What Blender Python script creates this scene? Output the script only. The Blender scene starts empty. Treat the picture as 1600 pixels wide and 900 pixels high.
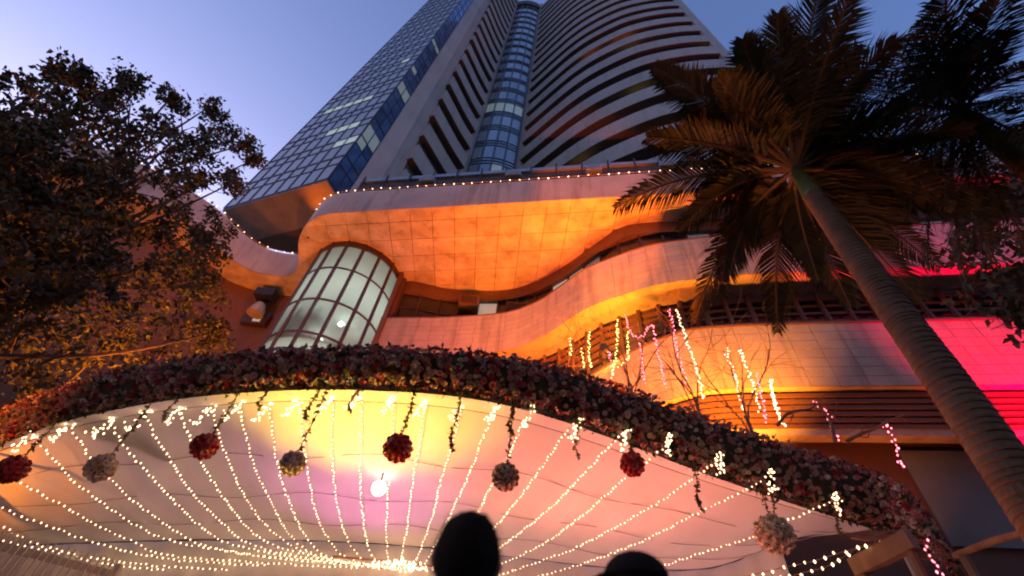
import bpy, bmesh, math, random
from mathutils import Vector, Matrix, noise
R = math.radians
rnd = random.Random(7)

# ------------------------------------------------------------------ camera, sky, sun, exposure
sc = bpy.context.scene
CAM_Z = 1.3
PITCH, ROLL, FPX = R(47.0756), R(6.5124), 711.0
cam_d = bpy.data.cameras.new('camera'); cam = bpy.data.objects.new('camera', cam_d)
sc.collection.objects.link(cam); sc.camera = cam
cam_d.sensor_width = 36; cam_d.lens = 16.0; cam_d.clip_end = 3000; cam_d.clip_start = 0.05
fw = Vector((0, math.cos(PITCH), math.sin(PITCH))); rt0 = Vector((1, 0, 0)); up0 = rt0.cross(fw)
RT = rt0*math.cos(ROLL) + up0*math.sin(ROLL); UP = up0*math.cos(ROLL) - rt0*math.sin(ROLL)
cam.matrix_world = Matrix(((RT.x, UP.x, -fw.x, 0), (RT.y, UP.y, -fw.y, 0), (RT.z, UP.z, -fw.z, CAM_Z), (0, 0, 0, 1)))
cam_d.dof.use_dof = True; cam_d.dof.focus_distance = 9.0; cam_d.dof.aperture_fstop = 0.9

w = bpy.data.worlds.new('World'); sc.world = w; w.use_nodes = True
nt = w.node_tree; bg = nt.nodes['Background']
sky = nt.nodes.new('ShaderNodeTexSky'); sky.sky_type = 'NISHITA'; sky.sun_disc = False
SUN_EL, SUN_AZ = 8.0, -48.0          # the sun has just set to the left of the view
sky.sun_elevation = R(SUN_EL); sky.sun_rotation = R(SUN_AZ)
sky.air_density = 0.7; sky.dust_density = 3.0; sky.ozone_density = 4.0
tint = nt.nodes.new('ShaderNodeMix'); tint.data_type = 'RGBA'; tint.blend_type = 'MULTIPLY'; tint.inputs[0].default_value = 1
tint.inputs[7].default_value = (1.36, .93, .90, 1)      # the tungsten white balance of the night picture
nt.links.new(sky.outputs[0], tint.inputs[6]); nt.links.new(tint.outputs[2], bg.inputs[0]); bg.inputs[1].default_value = 0.138
sun_d = bpy.data.lights.new('sun', 'SUN'); sun = bpy.data.objects.new('sun', sun_d); sc.collection.objects.link(sun)
sun_d.energy = 0.02; sun_d.angle = R(20); sun_d.color = (1, .8, .75)
sun.rotation_euler = Vector((-math.sin(R(SUN_AZ)), -math.cos(R(SUN_AZ)), -math.tan(R(SUN_EL)))).to_track_quat('-Z', 'Y').to_euler()
sc.view_settings.view_transform = 'Standard'; sc.view_settings.look = 'None'
sc.view_settings.exposure = 2.0; sc.view_settings.gamma = 1; sc.view_settings.use_curve_mapping = False
sc.cycles.use_denoising = True; sc.cycles.filter_width = 2.0; sc.render.filter_size = 2.0; sc.cycles.max_bounces = 5; sc.cycles.diffuse_bounces = 3; sc.cycles.glossy_bounces = 3
sc.cycles.transparent_max_bounces = 8; sc.cycles.sample_clamp_indirect = 4.0; sc.cycles.caustics_reflective = False; sc.cycles.caustics_refractive = False

# ------------------------------------------------------------------ helpers
COL = sc.collection
WL = {}
def ray(px, py):
    v = RT*(px-800) - UP*(py-450) + fw*FPX
    return v.normalized()
def PD(px, py, D):                 # a point at horizontal distance D from the viewer
    v = ray(px, py); k = D/math.hypot(v.x, v.y); return Vector((v.x*k, v.y*k, v.z*k + CAM_Z))
def PH(px, py, h):                 # a point at height h above eye level
    v = ray(px, py); k = h/v.z; return Vector((v.x*k, v.y*k, h + CAM_Z))
def azt(px, py):
    v = ray(px, py); return math.atan2(v.x, v.y), v.z/math.hypot(v.x, v.y)

class MB:
    def __init__(s): s.v = []; s.f = []; s.m = []; s.mi = 0
    def face(s, pts):
        b = len(s.v); s.v += [tuple(p) for p in pts]; s.f.append(tuple(range(b, b+len(pts)))); s.m.append(s.mi)
    def raw(s, vs, fs):
        b = len(s.v); s.v += [tuple(p) for p in vs]; s.f += [tuple(i+b for i in q) for q in fs]; s.m += [s.mi]*len(fs)
    def box(s, lo, hi):
        x0, y0, z0 = lo; x1, y1, z1 = hi
        s.raw([(x0,y0,z0),(x1,y0,z0),(x1,y1,z0),(x0,y1,z0),(x0,y0,z1),(x1,y0,z1),(x1,y1,z1),(x0,y1,z1)],
              [(0,3,2,1),(4,5,6,7),(0,1,5,4),(1,2,6,5),(2,3,7,6),(3,0,4,7)])
    def obox(s, c, ax, ay, az):     # oriented box, half axes
        c = Vector(c); ax = Vector(ax); ay = Vector(ay); az = Vector(az)
        vs = [c+ax*i+ay*j+az*k for k in (-1,1) for j in (-1,1) for i in (-1,1)]
        s.raw(vs, [(0,2,3,1),(4,5,7,6),(0,1,5,4),(1,3,7,5),(3,2,6,7),(2,0,4,6)])
    def bar(s, a, b, w_, d_=None, upv=(0,0,1)):
        a = Vector(a); b = Vector(b); t = (b-a); L = t.length; t.normalize()
        u = Vector(upv)
        if abs(t.dot(u)) > .95: u = Vector((0,1,0))
        x = t.cross(u).normalized(); y = x.cross(t)
        s.obox((a+b)/2, x*w_/2, y*(d_ or w_)/2, t*L/2)
    def tube(s, pts, rad, n=6, cap=True):
        pts = [Vector(p) for p in pts]; N = len(pts)
        rads = rad if isinstance(rad, (list, tuple)) else [rad]*N
        b = len(s.v); ref = Vector((0.31, 0.17, 0.93)).normalized()
        for i, p in enumerate(pts):
            t = (pts[min(i+1,N-1)] - pts[max(i-1,0)])
            if t.length < 1e-9: t = Vector((0,0,1))
            t.normalize(); x = t.cross(ref)
            if x.length < .05: x = t.cross(Vector((1,0,0)))
            x.normalize(); y = t.cross(x)
            for k in range(n):
                a = 2*math.pi*k/n; s.v.append(tuple(p + (x*math.cos(a)+y*math.sin(a))*rads[i]))
        for i in range(N-1):
            for k in range(n):
                k2 = (k+1) % n
                s.f.append((b+i*n+k, b+i*n+k2, b+(i+1)*n+k2, b+(i+1)*n+k)); s.m.append(s.mi)
        if cap:
            s.f.append(tuple(b+k for k in range(n))[::-1]); s.m.append(s.mi)
            s.f.append(tuple(b+(N-1)*n+k for k in range(n))); s.m.append(s.mi)
    def octa(s, c, r, sz=1.0):
        c = Vector(c)
        s.raw([c+Vector(q)*r for q in ((1,0,0),(-1,0,0),(0,1,0),(0,-1,0),(0,0,sz),(0,0,-sz))],
              [(0,2,4),(2,1,4),(1,3,4),(3,0,4),(2,0,5),(1,2,5),(3,1,5),(0,3,5)])
    def mesh(s, name, mats, smooth=False):
        me = bpy.data.meshes.new(name); me.from_pydata(s.v, [], s.f)
        for m in (mats if isinstance(mats, (list, tuple)) else [mats]): me.materials.append(m)
        if len(set(s.m)) > 1: me.polygons.foreach_set('material_index', s.m)
        if smooth: me.polygons.foreach_set('use_smooth', [True]*len(s.f))
        me.update(); return me

def link(name, data, parent=None, loc=(0,0,0)):
    """data in world axes; loc is the world position of the object's origin"""
    o = bpy.data.objects.new(name, data); COL.objects.link(o)
    loc = Vector(loc); WL[o.name] = loc
    if parent is not None:
        o.parent = parent; o.location = loc - WL[parent.name]
    else: o.location = loc
    return o
def part(name, mb, m, parent, smooth=False, **k):
    """the mesh is in world coordinates; the part's origin is moved to its centre"""
    me = mb.mesh(name, m, smooth)
    n = len(mb.v); c = Vector((sum(v[0] for v in mb.v)/n, sum(v[1] for v in mb.v)/n, sum(v[2] for v in mb.v)/n))
    me.transform(Matrix.Translation(-c))
    o = link(name, me, parent, c)
    for a, b in k.items(): o[a] = b
    return o
def tag(o, label, cat, group=None):
    o['label'] = label; o['category'] = cat
    if group: o['group'] = group
    return o
def thing(name, label, cat, loc=(0,0,0), group=None):
    return tag(link(name, None, None, loc), label, cat, group)

def mat(name, col, rough=.7, metal=0., col2=None, scale=4., bump=0., bscale=None, rand=0., emit=None, es=0., spec=.5, trans=0., detail=4., stretch=None, streak=0.):
    m = bpy.data.materials.new(name); m.use_nodes = True; n = m.node_tree; b = n.nodes['Principled BSDF']
    b.inputs['Roughness'].default_value = rough; b.inputs['Metallic'].default_value = metal
    b.inputs['Specular IOR Level'].default_value = spec
    b.inputs['Base Color'].default_value = (*col, 1)
    if col2 or bump:
        tc = n.nodes.new('ShaderNodeNewGeometry'); nz = n.nodes.new('ShaderNodeTexNoise')
        src = tc.outputs['Position']
        if stretch:
            mp = n.nodes.new('ShaderNodeMapping'); mp.inputs['Scale'].default_value = stretch; n.links.new(src, mp.inputs[0]); src = mp.outputs[0]
        n.links.new(src, nz.inputs['Vector']); nz.inputs['Scale'].default_value = scale; nz.inputs['Detail'].default_value = detail
    last = None
    if col2:
        cr = n.nodes.new('ShaderNodeValToRGB'); cr.color_ramp.elements[0].color = (*col, 1); cr.color_ramp.elements[1].color = (*col2, 1)
        cr.color_ramp.elements[0].position = .38; cr.color_ramp.elements[1].position = .66
        n.links.new(nz.outputs[0], cr.inputs[0]); last = cr.outputs[0]; n.links.new(last, b.inputs['Base Color'])
    if rand:
        oi = n.nodes.new('ShaderNodeObjectInfo'); hv = n.nodes.new('ShaderNodeHueSaturation'); mr = n.nodes.new('ShaderNodeMapRange')
        mr.inputs[3].default_value = 1-rand; mr.inputs[4].default_value = 1+rand
        n.links.new(oi.outputs['Random'], mr.inputs[0]); n.links.new(mr.outputs[0], hv.inputs['Value'])
        if last: n.links.new(last, hv.inputs['Color'])
        else: hv.inputs['Color'].default_value = (*col, 1)
        n.links.new(hv.outputs[0], b.inputs['Base Color'])
    if streak:                     # rain stains running down the wall
        g_ = n.nodes.new('ShaderNodeNewGeometry'); mp2 = n.nodes.new('ShaderNodeMapping'); mp2.inputs['Scale'].default_value = (1.6,1.6,.13)
        z2 = n.nodes.new('ShaderNodeTexNoise'); z2.inputs['Scale'].default_value = 1.3; z2.inputs['Detail'].default_value = 7; z2.inputs['Roughness'].default_value = .7
        c2 = n.nodes.new('ShaderNodeValToRGB'); c2.color_ramp.elements[0].position = .50; c2.color_ramp.elements[1].position = .72
        k_ = 1-streak; c2.color_ramp.elements[0].color = (1,1,1,1); c2.color_ramp.elements[1].color = (k_,k_*.94,k_*.88,1)
        mu = n.nodes.new('ShaderNodeMix'); mu.data_type = 'RGBA'; mu.blend_type = 'MULTIPLY'; mu.inputs[0].default_value = 1
        n.links.new(g_.outputs['Position'], mp2.inputs[0]); n.links.new(mp2.outputs[0], z2.inputs['Vector']); n.links.new(z2.outputs[0], c2.inputs[0])
        src_ = b.inputs['Base Color'].links[0].from_socket if b.inputs['Base Color'].links else None
        if src_: n.links.new(src_, mu.inputs[6])
        else: mu.inputs[6].default_value = (*col, 1)
        n.links.new(c2.outputs[0], mu.inputs[7]); n.links.new(mu.outputs[2], b.inputs['Base Color'])
    if bump:
        bp = n.nodes.new('ShaderNodeBump'); bp.inputs['Strength'].default_value = bump; bp.inputs['Distance'].default_value = .02
        n2 = nz
        if bscale:
            n2 = n.nodes.new('ShaderNodeTexNoise'); n.links.new(src, n2.inputs['Vector']); n2.inputs['Scale'].default_value = bscale
        n.links.new(n2.outputs[0], bp.inputs['Height']); n.links.new(bp.outputs[0], b.inputs['Normal'])
    if emit:
        b.inputs['Emission Color'].default_value = (*emit, 1); b.inputs['Emission Strength'].default_value = es
    if trans: b.inputs['Transmission Weight'].default_value = trans
    return m

M = {}
M['box_soffit'] = mat('grey_soffit', (.20,.165,.15), .8, col2=(.15,.125,.11), scale=1.5)
M['asphalt'] = mat('asphalt', (.045,.045,.047), .85, col2=(.06,.058,.055), scale=3, bump=.3, bscale=60)
M['paving'] = mat('paving', (.22,.2,.18), .8, col2=(.28,.26,.23), scale=2)
M['plaster'] = mat('podium_plaster', (.46,.37,.31), .8, col2=(.37,.295,.245), scale=.9, bump=.2, bscale=18, detail=8, streak=.5)
M['concrete'] = mat('tower_concrete', (.43,.325,.275), .8, col2=(.37,.28,.235), scale=.35, detail=9, streak=.22)
M['underside'] = mat('underside_shade', (.085,.055,.04), .7)  # dark brown: spandrel shade put into the colour; also on cores and cap
M['dark_glass'] = mat('dark_window_glass', (.03,.028,.028), .15)
M['soffit'] = mat('soffit_panel', (.66,.52,.42), .75, col2=(.46,.34,.26), scale=1.1, detail=10, rand=.09, streak=.4)
M['joint'] = mat('dark_joint', (.16,.11,.08), .9)
M['tile'] = mat('wall_tile', (.48,.375,.30), .55, col2=(.42,.33,.265), scale=2.2, rand=.04, streak=.45)
M['tile_joint'] = mat('tile_joint', (.30,.22,.17), .9)
M['brown'] = mat('brown_paint', (.16,.075,.05), .6, col2=(.13,.06,.04), scale=2)
M['brick'] = mat('brown_brick', (.20,.09,.055), .85, col2=(.15,.065,.04), scale=9, stretch=(1,1,3), bump=.3)
M['frame'] = mat('dark_brown_frame', (.07,.035,.03), .5)
M['steel'] = mat('grey_metal', (.35,.34,.34), .45, .6)
M['black'] = mat('black_metal', (.02,.018,.018), .5)
M['mull'] = mat('mullion_metal', (.035,.04,.06), .4, .3)
M['pane'] = mat('reflective_pane', (.41,.325,.28), .18, .85, rand=.05)
M['pane_side'] = mat('blue_lit_pane', (.13,.26,.50), .12, .7, rand=.35)  # blue light from inside put into the base colour of the side panes
M['strip'] = mat('strip_pane', (.36,.38,.40), .15, .6, rand=.25)
M['lit_white'] = mat('lit_pane_white', (.3,.3,.3), .3, emit=(.75,.95,.8), es=.08)
M['lit_dim'] = mat('lit_pane_dim', (.25,.28,.28), .25, .3, emit=(.6,.75,.7), es=.035, rand=.2)
M['lit_orange'] = mat('lit_window_orange', (.3,.2,.1), .4, emit=(1,.28,.05), es=.5)
M['lit_yellow'] = mat('lit_window_yellow', (.3,.3,.1), .4, emit=(.9,.75,.2), es=.2)
M['fabric'] = mat('canopy_fabric', (.72,.68,.66), .85, col2=(.66,.62,.60), scale=1.2, bump=.35, bscale=2.5)
M['seam'] = mat('canopy_seam', (.25,.2,.2), .9)
M['wire'] = mat('lamp_wire', (.45,.22,.12), .6)
M['bulb'] = mat('warm_bulb', (1,.8,.5), .4, emit=(1,.68,.36), es=1.15)
M['bulb_pink'] = mat('pink_bulb', (1,.4,.5), .4, emit=(1,.16,.22), es=1.6)
M['bulb_green'] = mat('lime_bulb', (.8,1,.5), .4, emit=(.75,.9,.25), es=1.2)
M['bulb_white'] = mat('white_bulb', (1,.9,.8), .4, emit=(1,.6,.35), es=1.6)
M['bark'] = mat('bark', (.12,.075,.05), .9, col2=(.07,.045,.03), scale=6, stretch=(1,1,.25), bump=.6)
M['branch'] = mat('bare_branch', (.30,.17,.10), .8, col2=(.22,.12,.07), scale=8)
M['palm_trunk'] = mat('palm_trunk', (.15,.10,.065), .85, col2=(.10,.065,.042), scale=3, bump=.4, bscale=25)
M['crownshaft'] = mat('palm_crownshaft', (.06,.10,.03), .4, col2=(.08,.12,.04), scale=3)
M['frond'] = mat('palm_leaf', (.026,.030,.010), .6, col2=(.036,.034,.010), scale=2)
M['rachis'] = mat('palm_rachis', (.10,.065,.025), .6)
M['leaf'] = mat('tree_leaf', (.04,.042,.012), .6, col2=(.07,.055,.015), scale=1.2)
M['leaf_g'] = mat('garland_leaf', (.045,.06,.018), .6, col2=(.09,.09,.025), scale=3)
M['vine'] = mat('vine_leaf', (.22,.20,.06), .6, col2=(.16,.12,.04), scale=5)
FL = {'crimson': (.50,.04,.05), 'rose': (.62,.20,.19), 'cream': (.76,.63,.50), 'mauve': (.56,.38,.35), 'peach': (.68,.44,.30), 'pink': (.68,.30,.30)}
for k, c in FL.items(): M['fl_'+k] = mat('petal_'+k, c, .6, rand=.18)
M['skin'] = mat('skin', (.22,.12,.08), .5); M['hair'] = mat('hair', (.012,.010,.009), .95, spec=.1, col2=(.02,.016,.012), scale=60)
M['shirt'] = mat('dark_shirt', (.03,.03,.035), .85, col2=(.04,.04,.045), scale=20); M['cap'] = mat('cap_cloth', (.018,.016,.016), .95, spec=.1)
M['wood'] = mat('timber', (.30,.16,.08), .7, col2=(.20,.10,.05), scale=5, stretch=(1,1,.15))
M['rail'] = mat('railing_metal', (.5,.42,.36), .4, .5)

def lamp(name, kind, loc, aim=None, energy=100, color=(1,1,1), size=60, blend=.8, radius=.12, parent=None):
    d = bpy.data.lights.new(name, kind); d.energy = energy; d.color = color; d.shadow_soft_size = radius
    if kind == 'SPOT': d.spot_size = R(size); d.spot_blend = blend
    o = bpy.data.objects.new(name, d); COL.objects.link(o); o.location = loc
    if aim is not None: o.rotation_euler = (Vector(aim)-Vector(loc)).to_track_quat('-Z', 'Y').to_euler()
    if parent is not None:
        o.parent = parent; o.location = Vector(loc) - WL[parent.name]
    return o
_can = {}
def floodlight(loc, aim, energy, color, size, label, blend=.9, radius=.1):
    """a can floodlight: housing, lens, bracket and foot, with its lamp"""
    loc = Vector(loc); dr = (Vector(aim)-loc).normalized()
    t = thing('floodlight', label, 'floodlight', loc + Vector((0,0,-.45)), 'coloured floodlights')
    a = MB(); a.tube([loc-dr*.36, loc-dr*.33, loc-dr*.1, loc-dr*.02], [.05,.09,.11,.12], 12); part('housing', a, M['black'], t)
    a = MB(); x = dr.cross(Vector((0,0,1))); x = x.normalized() if x.length > .05 else Vector((1,0,0))
    mid = loc-dr*.2
    for s in (-1, 1): a.bar(mid+x*.14*s, loc+x*.14*s+Vector((0,0,-.43)), .03, .012)
    a.bar(loc+x*-.15+Vector((0,0,-.43)), loc+x*.15+Vector((0,0,-.43)), .1, .03); part('bracket', a, M['black'], t)
    key = tuple(round(c,2) for c in color)
    if key not in _can: _can[key] = mat('lens_glow', color, .3, emit=color, es=1.5)
    a = MB(); a.tube([loc-dr*.03, loc-dr*.025], .105, 12); part('lens', a, _can[key], t)
    lamp('lamp', 'SPOT', loc+dr*.06, aim, energy, color, size, blend, radius, t)
    return t

# ------------------------------------------------------------------ ground
def sheet(name, pts, z, m):
    a = MB(); a.face([(x, y, z) for x, y in pts]); o = link(name, a.mesh(name, m)); o['kind'] = 'structure'; return o
sheet('ground', [(-900,-900),(900,-900),(900,900),(-900,900)], 0, M['asphalt'])
sheet('forecourt', [(-16,1.5),(16,1.5),(16,11),(-16,11)], .004, M['paving'])

def curve(pts, step=.4):
    """smooth Catmull-Rom through plan points"""
    P = [Vector((p[0], p[1], 0)) for p in pts]; out = []
    for i in range(len(P)-1):
        p0 = P[max(i-1,0)]; p1 = P[i]; p2 = P[i+1]; p3 = P[min(i+2,len(P)-1)]
        n = max(1, int((p2-p1).length/step))
        for k in range(n):
            t = k/n
            out.append(.5*((2*p1)+(p2-p0)*t+(2*p0-5*p1+4*p2-p3)*t*t+(3*p1-p0-3*p2+p3)*t**3))
    out.append(P[-1]); return out
def resample(c, n):
    L = [0]
    for a, b in zip(c, c[1:]): L.append(L[-1]+(b-a).length)
    out = []; j = 0
    for i in range(n+1):
        d = L[-1]*i/n
        while j < len(c)-2 and L[j+1] < d: j += 1
        t = (d-L[j])/max(1e-9, L[j+1]-L[j]); out.append(c[j].lerp(c[j+1], min(1,max(0,t))))
    return out
def length(c): return sum((b-a).length for a, b in zip(c, c[1:]))
def normals(c):                    # plan normals pointing to the back (left of travel towards +x)
    out = []
    for i in range(len(c)):
        t = (c[min(i+1,len(c)-1)]-c[max(i-1,0)]).normalized(); out.append(Vector((-t.y, t.x, 0)))
    return out
def wall(c, z0, z1, th, a=None):
    """a solid ribbon wall along plan curve c, thickness th to the back"""
    a = a or MB(); N = normals(c); b = len(a.v); n = len(c)
    for p, q in zip(c, N):
        o = p+q*th
        a.v += [(p.x,p.y,z0),(p.x,p.y,z1),(o.x,o.y,z1),(o.x,o.y,z0)]
    for i in range(n-1):
        u = b+i*4; w_ = u+4
        for k in range(4):
            k2 = (k+1) % 4; a.f.append((u+k, u+k2, w_+k2, w_+k)); a.m.append(a.mi)
    a.f.append((b,b+3,b+2,b+1)); a.m.append(a.mi); e = b+(n-1)*4; a.f.append((e,e+1,e+2,e+3)); a.m.append(a.mi)
    return a
def offset(c, d): return [p+q*d for p, q in zip(c, normals(c))]

# ------------------------------------------------------------------ the tower
TOW = thing('office_tower', 'tall concrete office tower with curved banded storeys and glass strip', 'tower', (0, 22, 0))
Z = lambda h: h + CAM_Z
STOREY, TOP = 3.8, 113.0
rw = curve([(-0.68,21.1),(0.31,20.0),(2.03,18.1),(3.66,16.4),(5.26,15.0),(6.83,13.9),(8.39,12.95),(9.92,12.2),(12.0,11.5),(14.07,11.0),(15.87,10.74)], .5)
lw = curve([(-8.15,15.95),(-7.4,17.3),(-6.5,18.9),(-5.5,20.45)], .5)
for nm, c in (('right', rw), ('left', lw)):
    for k in range(-6, 18):
        z1 = Z(43.1 + STOREY*k); ht = 2.1
        if k in (4,): ht = 2.1
        if k == 5: z0 = z1 - 1.75          # the deep open plant storey below it
        else: z0 = z1 - ht
        sp = part('spandrel', wall(c, z0, z1, .9), M['concrete'], TOW); part('underside', wall(offset(c, .015), z0-.03, z0-.003, .84), M['underside'], sp)  # added dark panel deepens the shade below each concrete spandrel
    part('window_band', wall(offset(c, .85), Z(18), TOP, .3), M['dark_glass'], TOW)
# lit windows in the recessed bands
for c, k, i0, i1, m in ((lw,4,1,3,'lit_orange'),(lw,3,1,3,'lit_orange'),(lw,2,1,4,'lit_orange'),(lw,1,2,4,'lit_yellow'),(lw,0,1,4,'lit_orange'),(lw,-1,1,3,'lit_yellow'),(lw,5,5,7,'lit_orange'),
                        (rw,3,20,24,'lit_orange'),(rw,3,14,17,'lit_orange'),(rw,2,21,24,'lit_yellow'),(rw,-1,20,23,'lit_yellow'),(rw,-3,10,13,'lit_yellow'),(rw,1,34,37,'lit_yellow')):
    cc = offset(c, .78)[i0:i1+1]
    if len(cc) < 2: continue
    z1 = Z(43.1+STOREY*k)
    part('lit_window', wall(cc, z1+.1, z1+1.4, .05), M[m], TOW)
# fin between the left bands and the glass box
fin = [Vector((-10.02,14.58,0)), Vector((-8.95,15.25,0)), Vector((-8.5,16.3,0))]
part('fin', wall(fin, Z(18), TOP, .8), M['concrete'], TOW)
# right end pier and return
part('pier', wall([Vector((15.87,10.74,0)), Vector((16.65,10.62,0))], Z(18), TOP, .9), M['concrete'], TOW)
part('side_wall', wall([Vector((16.65,10.63,0)), Vector((18.5,18,0))], Z(15), TOP, .4), M['concrete'], TOW)
part('jamb', wall([Vector((-5.6,20.6,0)), Vector((-5.4,21.4,0))], Z(18), TOP, .5), M['concrete'], TOW)
part('jamb', wall([Vector((-1.05,21.55,0)), Vector((-.68,21.1,0))], Z(18), TOP, .5), M['concrete'], TOW)
# central glass cylinder: 4 bays, each storey one tall light and two thin ones
cc0, cr = Vector((-3.25, 25.9, 0)), 5.0
a0, a1 = R(270-25.6), R(270+25.6)
NB = 4
fr = MB()
cyl = lambda a, r: Vector((cc0.x+math.cos(a)*r, cc0.y+math.sin(a)*r, 0))
for i in range(NB+1):
    a = a0+(a1-a0)*i/NB; p = cyl(a, cr+.05); fr.bar((p.x,p.y,Z(18)), (p.x,p.y,Z(108)), .14)
for k in range(-6, 18):
    zb = Z(43.1+STOREY*k)
    for z in (zb, zb+.55, zb+1.1):
        for i in range(NB*2):
            p = cyl(a0+(a1-a0)*i/NB/2, cr+.04); q = cyl(a0+(a1-a0)*(i+1)/NB/2, cr+.04); fr.bar((p.x,p.y,z), (q.x,q.y,z), .07)
part('mullion_frame', fr, M['mull'], TOW)
lit_rows = {(-5,1),(-4,0),(-3,1),(2,0),(2,1),(2,2),(2,3),(-2,2),(-4,2)}
for i in range(NB):
    for hgt, zo, thin in ((STOREY-1.1, 1.1, 0), (.55, 0, 1), (.55, .55, 1)):
        a = MB(); n = 3
        seg = [cyl(a0+(a1-a0)*(i+j/n)/NB, cr) for j in range(n+1)]
        wall(seg, 0, hgt, .04, a)
        me = {m: a.mesh('pane', M[m]) for m in ('strip', 'lit_dim')}
        for k in range(-6, 17):
            zb = Z(43.1+STOREY*k)
            link('pane', me['lit_dim' if (k,i) in lit_rows and not thin else 'strip'], TOW, (0,0,zb+zo))
a = MB(); wall([cyl(a0+(a1-a0)*j/8, cr+.35) for j in range(9)], Z(106.5), Z(109.5), .6, a); part('strip_cap', a, M['underside'], TOW)
# the glass box on the left
gc = Vector((-10.56,13.3,0)); gl = Vector((-17.2,16.1,0)); gs = Vector((-10.02,14.58,0))
GZ0 = Z(17*1.25)
ROW = 1.4; NR = 63; NC = 8
def glazing(p, q, nc, mname, mlit, lit, lim, fmat='mull'):
    dx = (q-p); L = dx.length; ux = dx.normalized(); nrm = Vector((ux.y, -ux.x, 0))
    if nrm.y > 0: nrm = -nrm
    cw = L/nc; f = MB()
    for i in range(nc+1): f.obox(p+ux*cw*i+nrm*.02+Vector((0,0,GZ0+ROW*NR/2)), ux*.03, nrm*.04, Vector((0,0,ROW*NR/2)))
    zr = [GZ0+ROW*j+(.35 if j % 2 else 0) for j in range(NR+2)]
    for j in range(NR+1): f.obox((p+q)/2+nrm*.02+Vector((0,0,zr[j])), ux*(L/2-.05), nrm*.035, Vector((0,0,.022 if j % 2 else .06)))
    part('mullion_frame', f, M[fmat], TOW)
    mk = {}
    for m in (mname, mlit):
        for e in (0, 1): a = MB(); a.obox((0,0,0), ux*(cw/2-.03), nrm*.02, Vector((0,0,(1.05 if e else 1.75)/2-.03))); mk[m,e] = a.mesh('pane', M[m])
    rest = MB(); n = 0
    for j in range(NR):
        for i in range(nc):
            c = p+ux*cw*(i+.5)+Vector((0,0,(zr[j]+zr[j+1])/2))
            if n < lim: link('pane', mk[mlit if (i,j) in lit else mname, j % 2], TOW, c)
            else: rest.obox(c, ux*(cw/2-.03), nrm*.02, Vector((0,0,(zr[j+1]-zr[j])/2-.03)))
            n += 1
    if rest.v: part('upper_panes', rest, M[mname], TOW, kind='stuff')
glazing(gc, gl, NC, 'pane', 'lit_white', {(0,3),(1,3),(1,5),(2,5),(3,5),(5,9),(6,9),(4,9),(3,9),(2,9),(1,15)}, 230)
glazing(gc, gs, 2, 'pane_side', 'lit_dim', {(0,4),(1,4),(0,3),(0,10),(1,10),(0,13),(1,19),(0,19)}, 64)
a = MB(); a.obox((gc+gl)/2+Vector((.45,1.05,GZ0-.12)), (gl-gc)/2, Vector((.45,1.06,0)), Vector((0,0,.11))); part('soffit', a, M['box_soffit'], TOW)
a = MB()
def prism(pts, z0, z1):
    n = len(pts); a.raw([(x,y,z0) for x,y in pts]+[(x,y,z1) for x,y in pts], [tuple(range(n))[::-1], tuple(range(n,2*n))]+[(i,(i+1)%n,n+(i+1)%n,n+i) for i in range(n)])
prism([(-9.75,15.1),(-8.9,15.6),(-8.0,17.5),(-5.6,21.8),(-1,21.9),(.6,21),(4.5,16.9),(9,13.6),(15.6,11.8),(17,18),(10,30),(-14,30),(-12,19)], Z(16.95), TOP-.5)
part('core', a, M['underside'], TOW); a = MB()
prism([(-10.45,13.65),(-10.0,14.7),(-11.9,19.2),(-16.6,18.6),(-17.0,16.35)], GZ0, TOP-.3)
part('glass_box_core', a, M['underside'], TOW)

# ------------------------------------------------------------------ the podium
POD = thing('podium_building', 'wavy three storey podium building washed in orange and magenta light', 'building', (0, 13, 0))
cop_pts = [(-22,9.5),(-17,11.5),(-15.4,12.6),(-14.4,13.6),(-13.64,14.85),(-12.7,15.6),(-11.5,15.75),(-10.6,15.4),(-10.15,14.5),(-9.95,13.5),(-9.5,12.6),(-8.9,12.0),(-8.2,11.67),(-6.25,11.25)]
cop_pts += [(x, 10.0-.2*x) for x in (-4,-2,0,2,4,6,9,12,15,19)]
cop = curve(cop_pts, .35)
part('parapet', wall(cop, Z(15.9), Z(17.6), .3), M['plaster'], POD)
# roof slab behind the parapet
a = MB(); n = len(cop); a.raw([(p.x,p.y+.1,Z(16.9)) for p in cop]+[(p.x,max(p.y+.2,19.5),Z(16.9)) for p in cop], [(i,i+1,n+i+1,n+i) for i in range(n-1)]); part('roof', a, M['plaster'], POD)
# window wall, spandrels below
W1 = [(-9.4,16.6),(-5.3,15.2),(-3.1,15.35),(-.6,15.1),(.9,14.4),(2.2,13.2),(3.3,11.8),(4.2,10.75),(5.2,10.35),(6.5,10.1),(9,9.55),(14,8.5),(19,7.4)]
SP2 = [(-5.6,14.75),(-4.2,14.5),(-2.54,14.19),(-0.17,13.53),(1.1,12.65),(1.89,11.67),(2.59,10.75),(3.32,10.18),(4.01,9.69),(4.7,9.3),(5.72,8.95),(7.45,8.45),(12,7.5),(19,6.0)]
SP3 = [(1.2,13.0),(2.6,11.3),(3.5,9.95),(4.43,9.0),(5.04,8.63),(6.67,8.2),(9.64,7.57),(12.37,7.0),(19,5.7)]
w1 = curve(W1, .35); sp2 = curve(SP2, .3); sp3 = curve(SP3, .3)
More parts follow.
